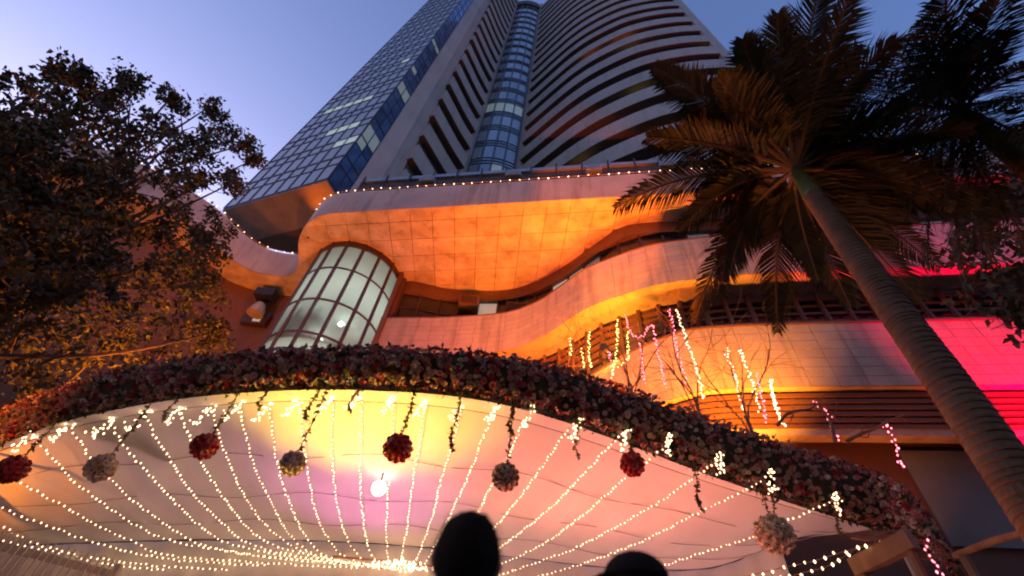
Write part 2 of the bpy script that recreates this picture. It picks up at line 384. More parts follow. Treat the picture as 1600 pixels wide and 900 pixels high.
# soffit: panels laid in rows parallel to the parapet, cut by the window wall
def yat(c, x):
    for p, q in zip(c, c[1:]):
        if p.x <= x <= q.x: return p.y+(q.y-p.y)*(x-p.x)/max(1e-6,(q.x-p.x))
    return c[-1].y if x > c[-1].x else c[0].y
copf = [p for p in cop if p.x > -9.6 and p.y < 13.2]
yo = lambda x: yat(copf, x)
yi = lambda x: yat(w1, x)
a = MB(); xs = [-9.4+.3*i for i in range(94)]
a.raw([(x,yo(x)+.05,Z(15.93)) for x in xs]+[(x,yi(x)+.1,Z(15.93)) for x in xs]+[(x,yo(x)+.05,Z(16.1)) for x in xs]+[(x,yi(x)+.1,Z(16.1)) for x in xs],
      [(i,94+i,95+i,i+1) for i in range(93)]+[(188+i,189+i,283+i,282+i) for i in range(93)]); part('soffit_slab', a, M['joint'], POD)
PW, PR, g = .95, .95, .012
for i in range(23):
    x0 = -9.4+PW*i+g; x1 = x0+PW-2*g
    for j in range(7):
        lo, hi = [], []
        xs_ = [x0+(x1-x0)*q/4 for q in range(5)]
        ok = False
        for x in xs_:
            base = 10.0-.2*x
            y0 = max(yo(x)+.02, base+PR*j-.3+g); y1 = min(yi(x), base+PR*(j+1)-.3-g)
            if y1 > y0+.02: ok = True
            y1 = max(y1, y0); lo.append((x,y0)); hi.append((x,y1))
        if not ok or sum(h_[1]-l[1] for h_, l in zip(hi, lo)) < .3: continue
        a = MB(); pts = lo+hi[::-1]
        q = []
        for p_ in pts:
            if not q or math.hypot(p_[0]-q[-1][0], p_[1]-q[-1][1]) > .004: q.append(p_)
        n = len(q); dz = rnd.uniform(0, .012)
        a.raw([(x,y,Z(15.90)-dz) for x,y in q]+[(x,y,Z(15.93)) for x,y in q], [tuple(range(n))[::-1]]+[(k,(k+1)%n,n+(k+1)%n,n+k) for k in range(n)])
        part('soffit_panel', a, M['soffit'], POD)
# left lobe soffit
ll = [p for p in cop if p.x <= -9.6]
a = MB(); n = len(ll); nn = normals(ll)
a.raw([(p.x,p.y,Z(15.86)) for p in ll]+[((p+q*1.9).x,(p+q*1.9).y,Z(15.86)) for p, q in zip(ll, nn)], [(i,n+i,n+i+1,i+1) for i in range(n-1)])
part('soffit_lobe', a, M['soffit'], POD)
part('brick_wall', wall(curve([(-22,11.6),(-17,13.4),(-14.9,15.3),(-14.2,16.4),(-12.6,17.0),(-10.6,17.0),(-9.2,16.6)], .4), 0, Z(15.85), .3), M['brick'], POD)
# upper window wall: lintel, frames, panes
part('lintel', wall(offset(w1, -.06), Z(15.2), Z(15.89), .3), M['brown'], POD)
w1r = resample(w1, 34)
fr = MB(); wall(offset(w1r, .16), Z(12.6), Z(12.9), .1, fr)
lit1 = {9:'lit_w', 13:'lit_w', 14:'lit_w', 15:'dim', 20:'dim', 21:'dim', 22:'dim', 24:'dim', 29:'dim'}
M['win_lit'] = mat('lit_office_window', (.6,.6,.5), .3, emit=(.8,.85,.7), es=.07)
M['win_dim'] = mat('pale_blind_window', (.35,.36,.36), .3, emit=(.6,.7,.7), es=.018)
for i, p in enumerate(w1r):
    q = normals(w1r)[i]; c = p+q*.1; fr.bar((c.x,c.y,Z(12.8)), (c.x,c.y,Z(15.2)), .09)
for i in range(34):
    p, q = w1r[i], w1r[i+1]; N = Vector((-(q-p).y, (q-p).x, 0)).normalized()
    cm = (p+q)/2+N*.14; fr.bar((p+N*.12)+Vector((0,0,Z(14.3))), (q+N*.12)+Vector((0,0,Z(14.3))), .07)
    ux = (q-p)/2
    for (za, zb) in ((14.34,15.19),(12.9,14.26)):
        a = MB(); a.obox(cm+Vector((0,0,Z((za+zb)/2))), ux*.93, N*.015, Vector((0,0,(zb-za)/2-.02)))
        k = lit1.get(i); part('pane', a, M['win_lit'] if k == 'lit_w' else M['win_dim'] if k == 'dim' else M['dark_glass'], POD)
part('window_frame', fr, M['frame'], POD)
# spandrel 2 and its own soffit, tiled
def tiled(c, z0, z1, tw, th_, m, name, xmin=-99, lim=300):
    part(name, wall(offset(c, .03), z0, z1, .3), M['tile_joint'], POD)
    n = int(length(c)/tw); cr_ = resample(c, n); rows = round((z1-z0)/th_); hh = (z1-z0)/rows; rest = MB(); cnt = 0
    for i in range(n):
        p, q = cr_[i], cr_[i+1]; ux = (q-p).normalized(); N = Vector((-ux.y, ux.x, 0)); L = (q-p).length
        for j in range(rows):
            dd = rnd.uniform(-.004,.004)
            args = ((p+q)/2+N*(.016+dd)+Vector((0,0,z0+hh*(j+.5))), ux*(L/2-.006), N*.018, Vector((0,0,hh/2-.006)))
            if cnt < lim and p.x < 13.5: a = MB(); a.obox(*args); part('tile', a, m, POD); cnt += 1
            else: rest.obox(*args)
    if rest.v: part('far_tiles', rest, m, POD, kind='stuff')
tiled(sp2, Z(11), Z(13), .62, .25, M['tile'], 'spandrel', lim=290)
tiled(sp3, Z(6.6), Z(8.5), .6, .27, M['tile'], 'spandrel', lim=200)
def soffit_under(c, z, d):
    a = MB(); o = offset(c, d); n = len(c)
    a.raw([(p.x,p.y,z) for p in c]+[(p.x,p.y,z) for p in o], [(i,n+i,n+i+1,i+1) for i in range(n-1)]); part('spandrel_soffit', a, M['plaster'], POD)
soffit_under(sp2, Z(10.99), 1.0); soffit_under(sp3, Z(6.59), 1.0)
part('cap_rail', wall(offset(sp3, -.03), Z(8.5), Z(8.56), .36), M['brown'], POD); part('cap_rail', wall(offset(sp2, -.02), Z(13.0), Z(13.05), .36), M['brown'], POD)
# louvred storey between the spandrels
w2 = resample(offset(sp2, .9), 40); N2 = normals(w2)
part('louvre_wall', wall(offset(w2, .25), Z(8), Z(11), .2), M['dark_glass'], POD)
fr = MB()
for p, q in zip(w2, N2): fr.bar((p.x,p.y,Z(8)), (p.x,p.y,Z(10.98)), .1)
part('window_frame', fr, M['brown'], POD)
for zz in [8.3+.3*k for k in range(9)]:
    part('louvre', wall(offset(w2, .04), Z(zz), Z(zz)+.1, .12), M['brown'], POD)
# lower storey: louvres, piers and windows under spandrel 3
w3 = resample(offset(sp3, .55), 26); N3 = normals(w3)
for k in range(6): part('louvre', wall(offset(sp3, .12+.03*k), Z(6.5)-.14*k-.09, Z(6.5)-.14*k, .2), M['brown'], POD)
part('lower_wall', wall(offset(w3, .35), 0, Z(6.6), .25), M['brown'], POD)
M['grey_glass'] = mat('grey_window', (.20,.215,.22), .25, col2=(.15,.165,.17), scale=.8)
for (x0, x1) in ((4.9,6.3),(8.2,10.9),(11.2,14.5)):
    c_ = [p for p in offset(w3, .28) if x0 <= p.x <= x1]
    if len(c_) > 1: part('window', wall(c_, Z(3.6), Z(5.5), .05), M['grey_glass'], POD)
part('string_course', wall(offset(sp3, .3), Z(5.55), Z(5.75), .3), M['plaster'], POD)
a = MB()
a.raw([(p.x,p.y,.3) for p in w1]+[(p.x,p.y,Z(12.9)) for p in w1], [(i,i+1,len(w1)+i+1,len(w1)+i) for i in range(len(w1)-1)]); part('inner_wall', a, M['brown'], POD)
# stair turret: glazed cylinder
TC, TR = Vector((-7.4,15.1,0)), 2.0
TUR = thing('glazed_stair_turret', 'round glazed stair turret with dark mullions, lit pale green inside', 'turret', (-7.4,15.1,0))
tc = lambda a, r: Vector((TC.x+math.cos(a)*r, TC.y+math.sin(a)*r, 0))
ta0, ta1, TN = R(160), R(352), 9
fr = MB()
for i in range(TN+1):
    p = tc(ta0+(ta1-ta0)*i/TN, TR+.03); fr.bar((p.x,p.y,Z(6)), (p.x,p.y,Z(15.9)), .11)
part('mullion', fr, M['frame'], TUR)
M['turret_glass'] = mat('turret_glass', (.16,.18,.17), .12, spec=.4)
_n = M['turret_glass'].node_tree; _b = _n.nodes['Principled BSDF']; _t = _n.nodes.new('ShaderNodeBsdfTransparent'); _t.inputs[0].default_value = (.85,.95,.92,1)
_mx = _n.nodes.new('ShaderNodeMixShader'); _mx.inputs[0].default_value = .10; _o = _n.nodes['Material Output']
_tl = _n.nodes.new('ShaderNodeBsdfTranslucent'); _tl.inputs[0].default_value = (.66,.68,.64,1); _m2 = _n.nodes.new('ShaderNodeMixShader'); _m2.inputs[0].default_value = .5
_n.links.new(_t.outputs[0], _m2.inputs[1]); _n.links.new(_tl.outputs[0], _m2.inputs[2]); _n.links.new(_m2.outputs[0], _mx.inputs[1]); _n.links.new(_b.outputs[0], _mx.inputs[2]); _n.links.new(_mx.outputs[0], _o.inputs[0])
zrow = [6.0,8.0,9.7,10.5,12.2,14.1,15.88]
for j, (z0, z1) in enumerate(zip(zrow, zrow[1:])):
    f2 = MB(); wall([tc(ta0+(ta1-ta0)*i/27, TR+.04) for i in range(28)], Z(z0)-.035, Z(z0)+.035, .08, f2); part('transom', f2, M['frame'], TUR)
    for i in range(TN):
        seg = [tc(ta0+(ta1-ta0)*(i+k/4)/TN, TR) for k in range(5)]; a = MB(); wall(seg, Z(z0)+.02, Z(z1)-.02, .02, a); part('pane', a, M['turret_glass'], TUR)
M['turret_in'] = mat('turret_interior', (.62,.68,.62), .9, col2=(.5,.56,.5), scale=1.2)
a = MB(); wall([tc(R(158)-R(164)*i/16, TR-.12) for i in range(17)], Z(5), Z(15.85), .08, a); part('back_wall', a, M['turret_in'], TUR)
for z in (10.4, 14.0):
    a = MB(); n = 20; a.raw([(*tc(2*math.pi*i/n, TR-.12).xy, Z(z)) for i in range(n)]+[(*tc(2*math.pi*i/n, TR-.12).xy, Z(z)-.25) for i in range(n)], [tuple(range(n)), tuple(range(n,2*n))[::-1]]+[(i,n+i,n+(i+1)%n,(i+1)%n) for i in range(n)])
    if z < 11: part('landing', a, M['plaster'], TUR)
a = MB(); p = tc(R(352), TR+.1); a.bar((p.x+.05,p.y+.0,0), (p.x+.05,p.y+.0,Z(15.88)), .18, .5); a.bar((p.x+.1,p.y+.55,0),(p.x+.1,p.y+.55,Z(15.88)), .3, .9); part('side_pier', a, M['brown'], TUR)
M['tube'] = mat('bright_lamp', (1,1,1), .4, emit=(.95,1,.95), es=3)
for (x, y, zz) in ((-6.5,13.75,11.6),(-6.95,13.6,10.6)):
    a = MB(); 
    for k in range(1): a.octa((x,y,Z(zz)), .16)
    part('ceiling_lamp', a, M['tube'], TUR)
lamp('turret_lamp', 'POINT', (-7.2,14.9,Z(13.2)), None, 40, (.95,1,.94), radius=.3, parent=TUR)
lamp('turret_lamp', 'POINT', (-7.0,14.8,Z(9.2)), None, 34, (.93,1,.92), radius=.3, parent=TUR)
a = MB(); wall([tc(ta0+(ta1-ta0)*i/27, TR+.05) for i in range(28)], Z(15.55), Z(15.89), .1, a); part('head_band', a, M['frame'], TUR)
# roof ledge with posts and boxed lamps behind the coping
LED = thing('roof_ledge', 'grey metal roof ledge with short posts running above the string of lights', 'ledge', (2, 10, Z(16.9)))
lc = [Vector((x, 10.42-.2*x, 0)) for x in (-8.0,-4,0,4,8,12,16)]
part('deck', wall(lc, Z(19.25), Z(19.5), .5), M['steel'], LED); part('back_board', wall(offset(lc, .12), Z(17.2), Z(19.25), .1), M['underside'], LED)
for i in range(20):
    x = -7.8+1.15*i; a = MB(); a.bar((x,10.37-.2*x,Z(16.9)), (x,10.37-.2*x,Z(19.65)), .06); part('post', a, M['black'], LED)
for px, py in ((668,276),(803,270),(928,263),(1042,258)):
    v = PH(px, py, 18.7); x = v.x; c = Vector((x, 10.25-.2*x, Z(18.65)))
    t = tag(link('roof_lamp_box', None, None, c), 'unlit grey lamp box on roof ledge, %s from the left' % {668:'first',803:'second',928:'third',1042:'fourth'}[px], 'lamp box', 'lamp boxes on the roof ledge')
    a = MB(); a.obox(c, (.34,-.068,0), (.03,.12,0), (0,0,.2)); part('housing', a, M['steel'], t)
    a = MB(); a.obox(c+Vector((-.03,-.13,0)), (.27,-.054,0), (.002,.01,0), (0,0,.15)); part('lens', a, M['grey_glass'], t)
# air conditioners in the window band
for px, py, D, lab in ((733,470,14.9,'brown window air conditioner under the orange soffit'),(806,482,14.2,'dark window air conditioner above the red lit spandrel')):
    c = PD(px, py, D); t = thing('air_conditioner', lab, 'air conditioner', c, 'air conditioners in the window band')
    a = MB(); a.box(c+Vector((-.45,-.1,-.3)), c+Vector((.45,.6,.3))); part('casing', a, M['brown' if px < 800 else 'black'], t)
    a = MB()
    for k in range(6): a.box(c+Vector((-.38,-.13,-.24+.08*k)), c+Vector((.38,-.102,-.2+.08*k)))
    part('grille', a, M['frame'], t)
# wall lamp on the brick wall
c = PD(416,462,20.2); t = thing('wall_floodlight', 'dark box floodlight fixed under the left orange soffit', 'floodlight', c)
a = MB(); a.box(c+Vector((-.45,-.3,-.2)), c+Vector((.45,.3,.25))); a.bar(c+Vector((0,.2,.2)), c+Vector((0,.6,1.1)), .1); part('housing', a, M['black'], t)
c = PD(403,483,20.0); t = thing('bell_lamp', 'pale bell shaped wall lamp on brown brick beside glazed turret', 'lamp', c)
a = MB(); a.tube([c+Vector((0,0,.4)), c+Vector((0,0,.3)), c+Vector((0,0,0)), c+Vector((0,0,-.3))], [.1,.22,.33,.38], 12); part('shade', a, M['plaster'], t); a = MB(); a.bar(c+Vector((0,0,.2)), c+Vector((.1,1.6,.35)), .08); part('arm', a, M['black'], t)
c = PD(400,497,20.6); a = MB(); a.box(c+Vector((-.6,-.05,-.35)), c+Vector((.6,.4,.35))); o = part('small_window', a, M['frame'], POD); a = MB(); a.box(c+Vector((-.05,-.09,-.25)), c+Vector((.3,-.06,.25))); part('pane', a, M['win_lit'], o)

# ------------------------------------------------------------------ unseen far side of the street, added to hold back sky light
M['street_wall'] = mat('street_facade', (.26,.22,.19), .85, col2=(.21,.18,.15), scale=.6)
for x0, x1, y, hgt, lab in ((-44,-13,-8,19,'unseen street building added across the road to block sky, tree side'),(-12.4,9,-9,23,'taller unseen street building added to block sky, facing the entrance'),(9.6,42,-8.4,20,'unseen street building added to block sky, facing the palms')):
    t = thing('sky_block_building', lab, 'building', ((x0+x1)/2, y-5, 0), 'added sky-blocking buildings across the street')
    a = MB(); a.box((x0,y-10,0), (x1,y,hgt)); part('wall', a, M['street_wall'], t); a = MB(); a.box((x0-.2,y-10.2,hgt), (x1+.2,y+.5,hgt+.5)); part('cornice', a, M['plaster'], t)
    wm = MB(); wm.box((-.7,-.04,-.9), (.7,.06,.9)); wme = {k: wm.mesh('window', M[k]) for k in ('dark_glass','win_lit')}
    nx = int((x1-x0)/3.2)
    for i in range(nx):
        for j in range(int(hgt/3.8)): link('window', wme['win_lit' if rnd.random() < .2 else 'dark_glass'], t, (x0+(x1-x0)*(i+.5)/nx, y, 2.6+3.8*j))
# ------------------------------------------------------------------ lights strung along the parapet
def bulbs_along(pts, spacing, r, jit=0., start=0.):
    """bulb positions along a polyline"""
    out = []; d = start
    for p, q in zip(pts, pts[1:]):
        L = (q-p).length
        while d < L:
            out.append(p.lerp(q, d/L)+Vector((rnd.uniform(-jit,jit), rnd.uniform(-jit,jit), rnd.uniform(-jit,jit)))); d += spacing
        d -= L
    return out
def light_string(name, label, cat, group, pts, mname, spacing=.15, r=.02, jit=.03, wire=.005, bunch=None):
    t = thing(name, label, cat, pts[0], group)
    a = MB(); a.tube(pts, wire, 3, False); part('wire', a, M['wire'], t)
    a = MB()
    for p in bulbs_along(pts, spacing, r, jit, spacing*.4): a.octa(p, r*rnd.uniform(.8,1.15), 1.25)
    if bunch:
        for p in bunch: a.octa(p, r*rnd.uniform(.75,1.15), 1.2)
    part('bulbs', a, M[mname], t, kind='stuff')
    return t
cl = [Vector((p.x, p.y, Z(17.66))) for p in offset(cop, -.04)]
light_string('parapet_light_string', 'string of warm bulbs along the top edge of the parapet', 'string lights', None, [p for p in cl if p.x > -18], 'bulb', .42, .032, .02, .01)

# ------------------------------------------------------------------ canopy: a shallow fan of white cloth over the entrance
def hc(x, y): return 3.4 - .07*(y-5) - .011*x*x          # cloth height above the eye
YB = 10.2
def on_canopy(px, py, dz=0.):
    v = ray(px, py); k = 4.0; t = v*(1/math.hypot(v.x, v.y))
    lo, hi = 2.0, 20.0
    if t.z*hi < hc(t.x*hi, t.y*hi)+dz: hi = 20
    for _ in range(40):
        m = (lo+hi)/2
        if t.z*m < hc(t.x*m, t.y*m)+dz: lo = m
        else: hi = m
    D = lo
    if t.y*D > YB-.12: D = (YB-.12)/t.y
    return Vector((t.x*D, t.y*D, t.z*D+CAM_Z))
rim_px = [(-160,760),(-80,722),(0,690),(100,652),(200,628),(300,612),(400,603),(500,599),(600,601),(700,608),(800,625),(900,655),(1000,692),(1100,730),(1200,765),(1300,797),(1395,826)]
top_px = [(-160,690),(-80,655),(0,625),(100,592),(200,565),(300,550),(400,540),(500,536),(600,535),(700,538),(800,546),(900,570),(1000,600),(1100,636),(1200,665),(1300,690),(1400,720),(1480,765),(1530,835)]
def cat3(P, n):
    out = []
    for i in range(len(P)-1):
        p0, p1, p2, p3 = P[max(i-1,0)], P[i], P[i+1], P[min(i+2,len(P)-1)]
        for k in range(n):
            t = k/n; out.append(.5*((2*p1)+(p2-p0)*t+(2*p0-5*p1+4*p2-p3)*t*t+(3*p1-p0-3*p2+p3)*t**3))
    out.append(P[-1]); return out
rim = cat3([on_canopy(*p) for p in rim_px], 5)
NRIM = len(rim)
CAN = thing('entrance_canopy', 'white cloth canopy spread like a fan over the entrance', 'canopy', (-1.5, 8, 0))
back = cat3([Vector(p) for p in ((-11.5,9.4,0),(-9,10.0,0),(-6,YB,0),(-3.5,YB,0),(-1.5,YB,0),(.5,YB,0),(2.6,10.0,0),(4.2,9.2,0),(4.75,7.7,0))], 10)
bl = resample([Vector((p.x,p.y,0)) for p in back], NRIM-1)
a = MB(); NU = 14; b_ = len(a.v)
for i in range(NRIM):
    for j in range(NU+1):
        u = j/NU; p = rim[i].lerp(Vector((bl[i].x, bl[i].y, 0)), u)
        z = Z(hc(p.x,p.y))+.03 + .05*math.sin(u*math.pi)*math.sin(i*1.3)*.6 + .03*noise.noise(Vector((p.x*.8,p.y*.8,0)))
        a.v.append((p.x,p.y,z))
for i in range(NRIM-1):
    for j in range(NU):
        q = b_+i*(NU+1)+j; a.f.append((q,q+NU+1,q+NU+2,q+1)); a.m.append(0)
part('ceiling_cloth', a, M['fabric'], CAN, True)
# rolled edge strip under the flowers, and the seams between cloth widths
inn = [rim[i].lerp(Vector((bl[i].x,bl[i].y,rim[i].z)), .07) for i in range(NRIM)]
a = MB(); a.raw([p+Vector((0,0,-.10)) for p in rim]+[Vector((p.x,p.y,Z(hc(p.x,p.y))-.02)) for p in inn], [(i,i+1,NRIM+i+1,NRIM+i) for i in range(NRIM-1)]); part('edge_strip', a, M['fabric'], CAN, True)
a = MB(); a.tube([Vector((p.x,p.y,Z(hc(p.x,p.y))-.02)) for p in inn], .009, 4); part('seam', a, M['seam'], CAN)
for u in (.36,.62,.83):
    a = MB(); pp = []
    for i in range(NRIM):
        p = rim[i].lerp(Vector((bl[i].x,bl[i].y,0)), u+.02*math.sin(i*.5+u*9)); pp.append(Vector((p.x,p.y,Z(hc(p.x,p.y))+.012)))
    a.tube(pp, .006, 4); part('seam', a, M['seam'], CAN)
a = MB(); a.tube([p+Vector((0,.05,-.02)) for p in rim], .05, 8); part('rim_pipe', a, M['steel'], CAN)
# back drape in soft folds
bp = resample([Vector((p.x,p.y,0)) for p in back], 260); NN = normals(bp); a = MB(); zz = [0.01,1.2,2.6,None]
for i, (p, q) in enumerate(zip(bp, NN)):
    for j, z in enumerate(zz):
        f = .06*math.sin(i*.75)*(1 if j else 1.2)*(.25 if z is None else 1); o = p+q*(f+.05); a.v.append((o.x,o.y,Z(hc(p.x,p.y))+.03 if z is None else z))
for i in range(260):
    for j in range(3): q = i*4+j; a.f.append((q,q+4,q+5,q+1)); a.m.append(0)
part('back_drape', a, M['fabric'], CAN, True)
for i, k in enumerate((8, 22, 40, 58, NRIM-1)):
    p = rim[k]; q = Vector((bl[k].x,bl[k].y,0)); 
    if i in (0, 4): a = MB(); a.tube([(p.x,p.y,0),(p.x,p.y,p.z-.03)], .045, 8); part('post', a, M['steel'], CAN)

# ------------------------------------------------------------------ flower garland on the rim
def rose(nm, m, n1=6, seed=0):
    """a rose: three rings of cupped petals round a bud, about one unit across"""
    r_ = random.Random(seed); a = MB()
    for ring, (rad, ln, tilt, n) in enumerate(((.5,.34,.25,n1),(.34,.34,.75,5),(.16,.32,1.25,4))):
        for k in range(n):
            an = 2*math.pi*(k+.5*ring)/n+r_.uniform(-.15,.15); ti = tilt+r_.uniform(-.15,.15)
            d = Vector((math.cos(an), math.sin(an), 0)); s = Vector((-d.y, d.x, 0))
            o = d*rad*.25; tip = o+d*ln*math.cos(ti)*1.2+Vector((0,0,ln*math.sin(ti)+.06*ring)); md = o.lerp(tip,.6)+Vector((0,0,-.04)); wd = .29-.06*ring
            a.raw([o, md+s*wd, tip+s*wd*.5, tip-s*wd*.5, md-s*wd], [(0,1,2),(0,2,3),(0,3,4)])
    a.octa((0,0,.2), .12); return a
roses = {k: [rose('r', None, 6, s) for s in range(2)] for k in FL}
rose_me = {k: [q.mesh('bloom', M['fl_'+k]) for q in v] for k, v in roses.items()}
def basis_to(nrm):
    z = nrm.normalized(); x = z.cross(Vector((.3,.2,.93)));
    if x.length < .05: x = Vector((1,0,0))
    x.normalize(); y = z.cross(x); an = rnd.uniform(0, 6.28)
    x2 = x*math.cos(an)+y*math.sin(an); y2 = z.cross(x2); return x2, y2, z
def add_rose(mb, k, c, nrm, s):
    q = roses[k][rnd.randrange(2)]; x, y, z = basis_to(nrm); c = Vector(c)
    mb.raw([c+(x*v[0]+y*v[1]+z*v[2])*s for v in q.v], q.f)
def rose_obj(k, c, nrm, s, parent):
    me = rose_me[k][rnd.randrange(2)]; x, y, z = basis_to(nrm); o = link('bloom', me, parent, c)
    o.rotation_mode = 'QUATERNION'; o.rotation_quaternion = Matrix((x,y,z)).transposed().to_quaternion(); o.scale = (s,s,s); return o
def leafq(a, c, d, nrm, L, W):
    d = d.normalized(); s = d.cross(nrm)
    if s.length < .05: s = d.cross(Vector((.4,.3,.8)))
    s.normalize(); k = nrm*L*.12
    a.raw([c, c+d*L*.45+s*W+k, c+d*L, c+d*L*.45-s*W+k], [(0,1,2),(0,2,3)])
rv = lambda: Vector((rnd.gauss(0,1), rnd.gauss(0,1), rnd.gauss(0,1))).normalized()
GAR = thing('flower_garland', 'thick garland of roses and greenery along the curved canopy rim', 'garland', (-.5, 5, 3))
rim_ext = [p.copy() for p in rim]
e1 = PD(1470,870,8.3); e2 = PD(1520,925,8.6)
rim_ext = rim_ext + [rim[-1].lerp(e1,.5), e1, e1.lerp(e2,.5), e2]
cs = []                                   # (spine, half height, half depth, outward dir)
tops = [azt(*p) for p in top_px]
def tan_top(az):
    for (a1_, t1), (a2_, t2) in zip(tops, tops[1:]):
        if a1_ <= az <= a2_: return t1+(t2-t1)*(az-a1_)/(a2_-a1_)
    return None
for i, p in enumerate(rim_ext):
    az = math.atan2(p.x, p.y); D = math.hypot(p.x, p.y); tt = tan_top(az)
    H = D*(tt-(p.z-CAM_Z)/D) if tt else .55
    H = max(.34, min(.9, H*.80)); dv = Vector((-p.x, -p.y, 0)).normalized()
    cs.append((p+Vector((0,0,H*.5-.02))+dv*.05, H*.5, .19, dv))
gleaf = MB(); gmass = {k: MB() for k in FL}
cand = []
seglen = [ (cs[i+1][0]-cs[i][0]).length for i in range(len(cs)-1)]; tot = sum(seglen)
def pick():
    d = rnd.uniform(0, tot); i = 0
    while i < len(seglen)-1 and d > seglen[i]: d -= seglen[i]; i += 1
    t = d/seglen[i]; A, B = cs[i], cs[i+1]
    return A[0].lerp(B[0], t), A[1]+(B[1]-A[1])*t, A[2], A[3].lerp(B[3], t).normalized()
ckeys = ['mauve']*9+['crimson']*3+['rose']*5+['cream']*4+['peach']*3+['pink']*3
for n in range(4200):
    c, hh, hd, dv = pick(); an = rnd.uniform(-2.2, 2.2); rr = rnd.uniform(.82, 1.12)
    nrm = (dv*math.cos(an)/hd+Vector((0,0,1))*math.sin(an)/hh).normalized()
    p = c+dv*math.cos(an)*hd*rr+Vector((0,0,math.sin(an)*hh*rr))
    s = rnd.uniform(.05,.082)
    cand.append((p, nrm+rv()*.35, s, rnd.choice(ckeys), p.length/s + (6 if math.cos(an) < .2 else 0)*10))
cand.sort(key=lambda q: q[4])
for i, (p, nrm, s, k, _) in enumerate(cand):
    if i < 300: rose_obj(k, p, nrm, s*1.15, GAR)
    else: add_rose(gmass[k], k, p, nrm, s)
for k, m in gmass.items():
    if m.v: part('small_blooms', m, M['fl_'+k], GAR, kind='stuff')
for n in range(4500):
    c, hh, hd, dv = pick(); an = rnd.uniform(-2.6, 2.6); rr = rnd.uniform(.55, 1.15)
    if rnd.random() < .3: an = rnd.uniform(-2.0,-1.0)
    nrm = (dv*math.cos(an)/hd+Vector((0,0,1))*math.sin(an)/hh).normalized()
    p = c+dv*math.cos(an)*hd*rr+Vector((0,0,math.sin(an)*hh*rr)); leafq(gleaf, p, nrm+rv()*.9, rv(), rnd.uniform(.06,.12), rnd.uniform(.014,.03))
part('leaves', gleaf, M['leaf_g'], GAR, kind='stuff')
a = MB()
for i in range(len(cs)-1):
    pass
ring = []
for (c, hh, hd, dv) in cs:
    for k in range(10):
        an = 2*math.pi*k/10; ring.append(c+dv*math.cos(an)*hd*.78+Vector((0,0,math.sin(an)*hh*.82)))
a.raw(ring, [(i*10+k, i*10+(k+1)%10, (i+1)*10+(k+1)%10, (i+1)*10+k) for i in range(len(cs)-1) for k in range(10)])
M['moss'] = mat('garland_core', (.05,.045,.028), .95, col2=(.075,.055,.035), scale=14, bump=.8); part('foam_core', a, M['moss'], GAR)

# ------------------------------------------------------------------ strings of bulbs fanned under the cloth
S = [
 [(-60,720),(28,752),(64,772),(107,795),(153,822),(206,845),(262,868),(400,878),(560,888)],
 [(-90,770),(0,793),(36,808),(85,825),(132,843),(171,854),(213,864),(284,876),(420,884)],
 [(-90,795),(0,822),(28,836),(64,852),(140,870),(240,884),(360,890)],
 [(-60,835),(20,848),(107,868),(178,882),(260,892)],
 [(53,681),(82,715),(117,754),(149,777),(185,804),(228,829),(275,846),(400,868),(600,887)],
 [(110,667),(123,687),(142,715),(174,751),(210,784),(242,808),(284,836),(335,857),(450,873),(615,887)],
 [(174,660),(192,694),(228,735),(270,781),(313,822),(363,851),(480,873),(618,887)],
 [(228,648),(242,681),(267,719),(302,772),(348,818),(395,852),(500,874),(622,887)],
 [(281,644),(292,672),(313,720),(341,765),(384,822),(430,853),(530,876),(624,888)],
 [(331,640),(356,719),(388,783),(420,825),(470,860),(560,880),(626,888)],
 [(375,633),(392,712),(417,772),(453,836),(495,868),(560,882),(628,889)],
 [(421,636),(435,733),(456,793),(481,843),(520,874),(600,888)],
 [(467,628),(481,740),(499,815),(535,868),(590,886)],
 [(519,624),(519,722),(528,793),(542,840),(570,880),(600,889)],
 [(565,618),(562,704),(565,786),(574,850),(590,884)],
 [(616,622),(609,733),(604,811),(606,879),(614,889)],
 [(666,628),(648,733),(638,811),(627,875),(624,889)],
 [(722,632),(707,690),(689,751),(671,822),(646,884)],
 [(778,636),(756,680),(732,744),(710,790),(689,836),(660,886)],
 [(832,645),(819,656),(796,712),(764,765),(749,797),(700,868),(672,889)],
 [(905,663),(881,680),(849,726),(813,776),(771,827),(720,877),(690,892)],
 [(980,680),(959,690),(909,744),(860,793),(813,832),(767,864),(715,892)],
 [(1048,690),(1010,722),(971,752),(907,808),(849,850),(771,886),(735,897)],
 [(1130,716),(1113,724),(1060,765),(1003,800),(900,856),(800,892),(770,900)],
 [(1208,742),(1195,747),(1145,776),(1078,808),(989,852),(900,884),(835,902)],
 [(1310,780),(1298,784),(1236,811),(1177,838),(1071,872),(1024,888),(960,904)],
]
where = ['running in from the left edge, above the railing','second lowest at the left edge','crossing over the railing at the far left','lowest at far left, across the railing']
nb = 0
for i, s in enumerate(S):
    pts = cat3([on_canopy(x, y, -.10) for x, y in s], 5)
    bun = []
    if s[0][0] > 20:
        c = pts[0]
        for _ in range(26):
            t = rnd.random(); bun.append(c+Vector((rnd.gauss(0,.03)-.10*t, rnd.gauss(0,.03), .10-.34*t)))
    lab = ('string of warm bulbs %s under the canopy' % where[i]) if i < 4 else 'string of warm bulbs under canopy cloth, %s from the left at the rim' % \
        ['first','second','third','fourth','fifth','sixth','seventh','eighth','ninth','tenth','eleventh','twelfth','thirteenth','fourteenth','fifteenth','sixteenth','seventeenth','eighteenth','nineteenth','twentieth','twenty-first','twenty-second'][i-4]
    light_string('light_string', lab, 'string lights', 'fanned light strings under the canopy', pts, 'bulb', .105 if s[0][0] < 700 else .09, .0135 if s[0][0] > 300 else .0155, .012, .0045, bun)
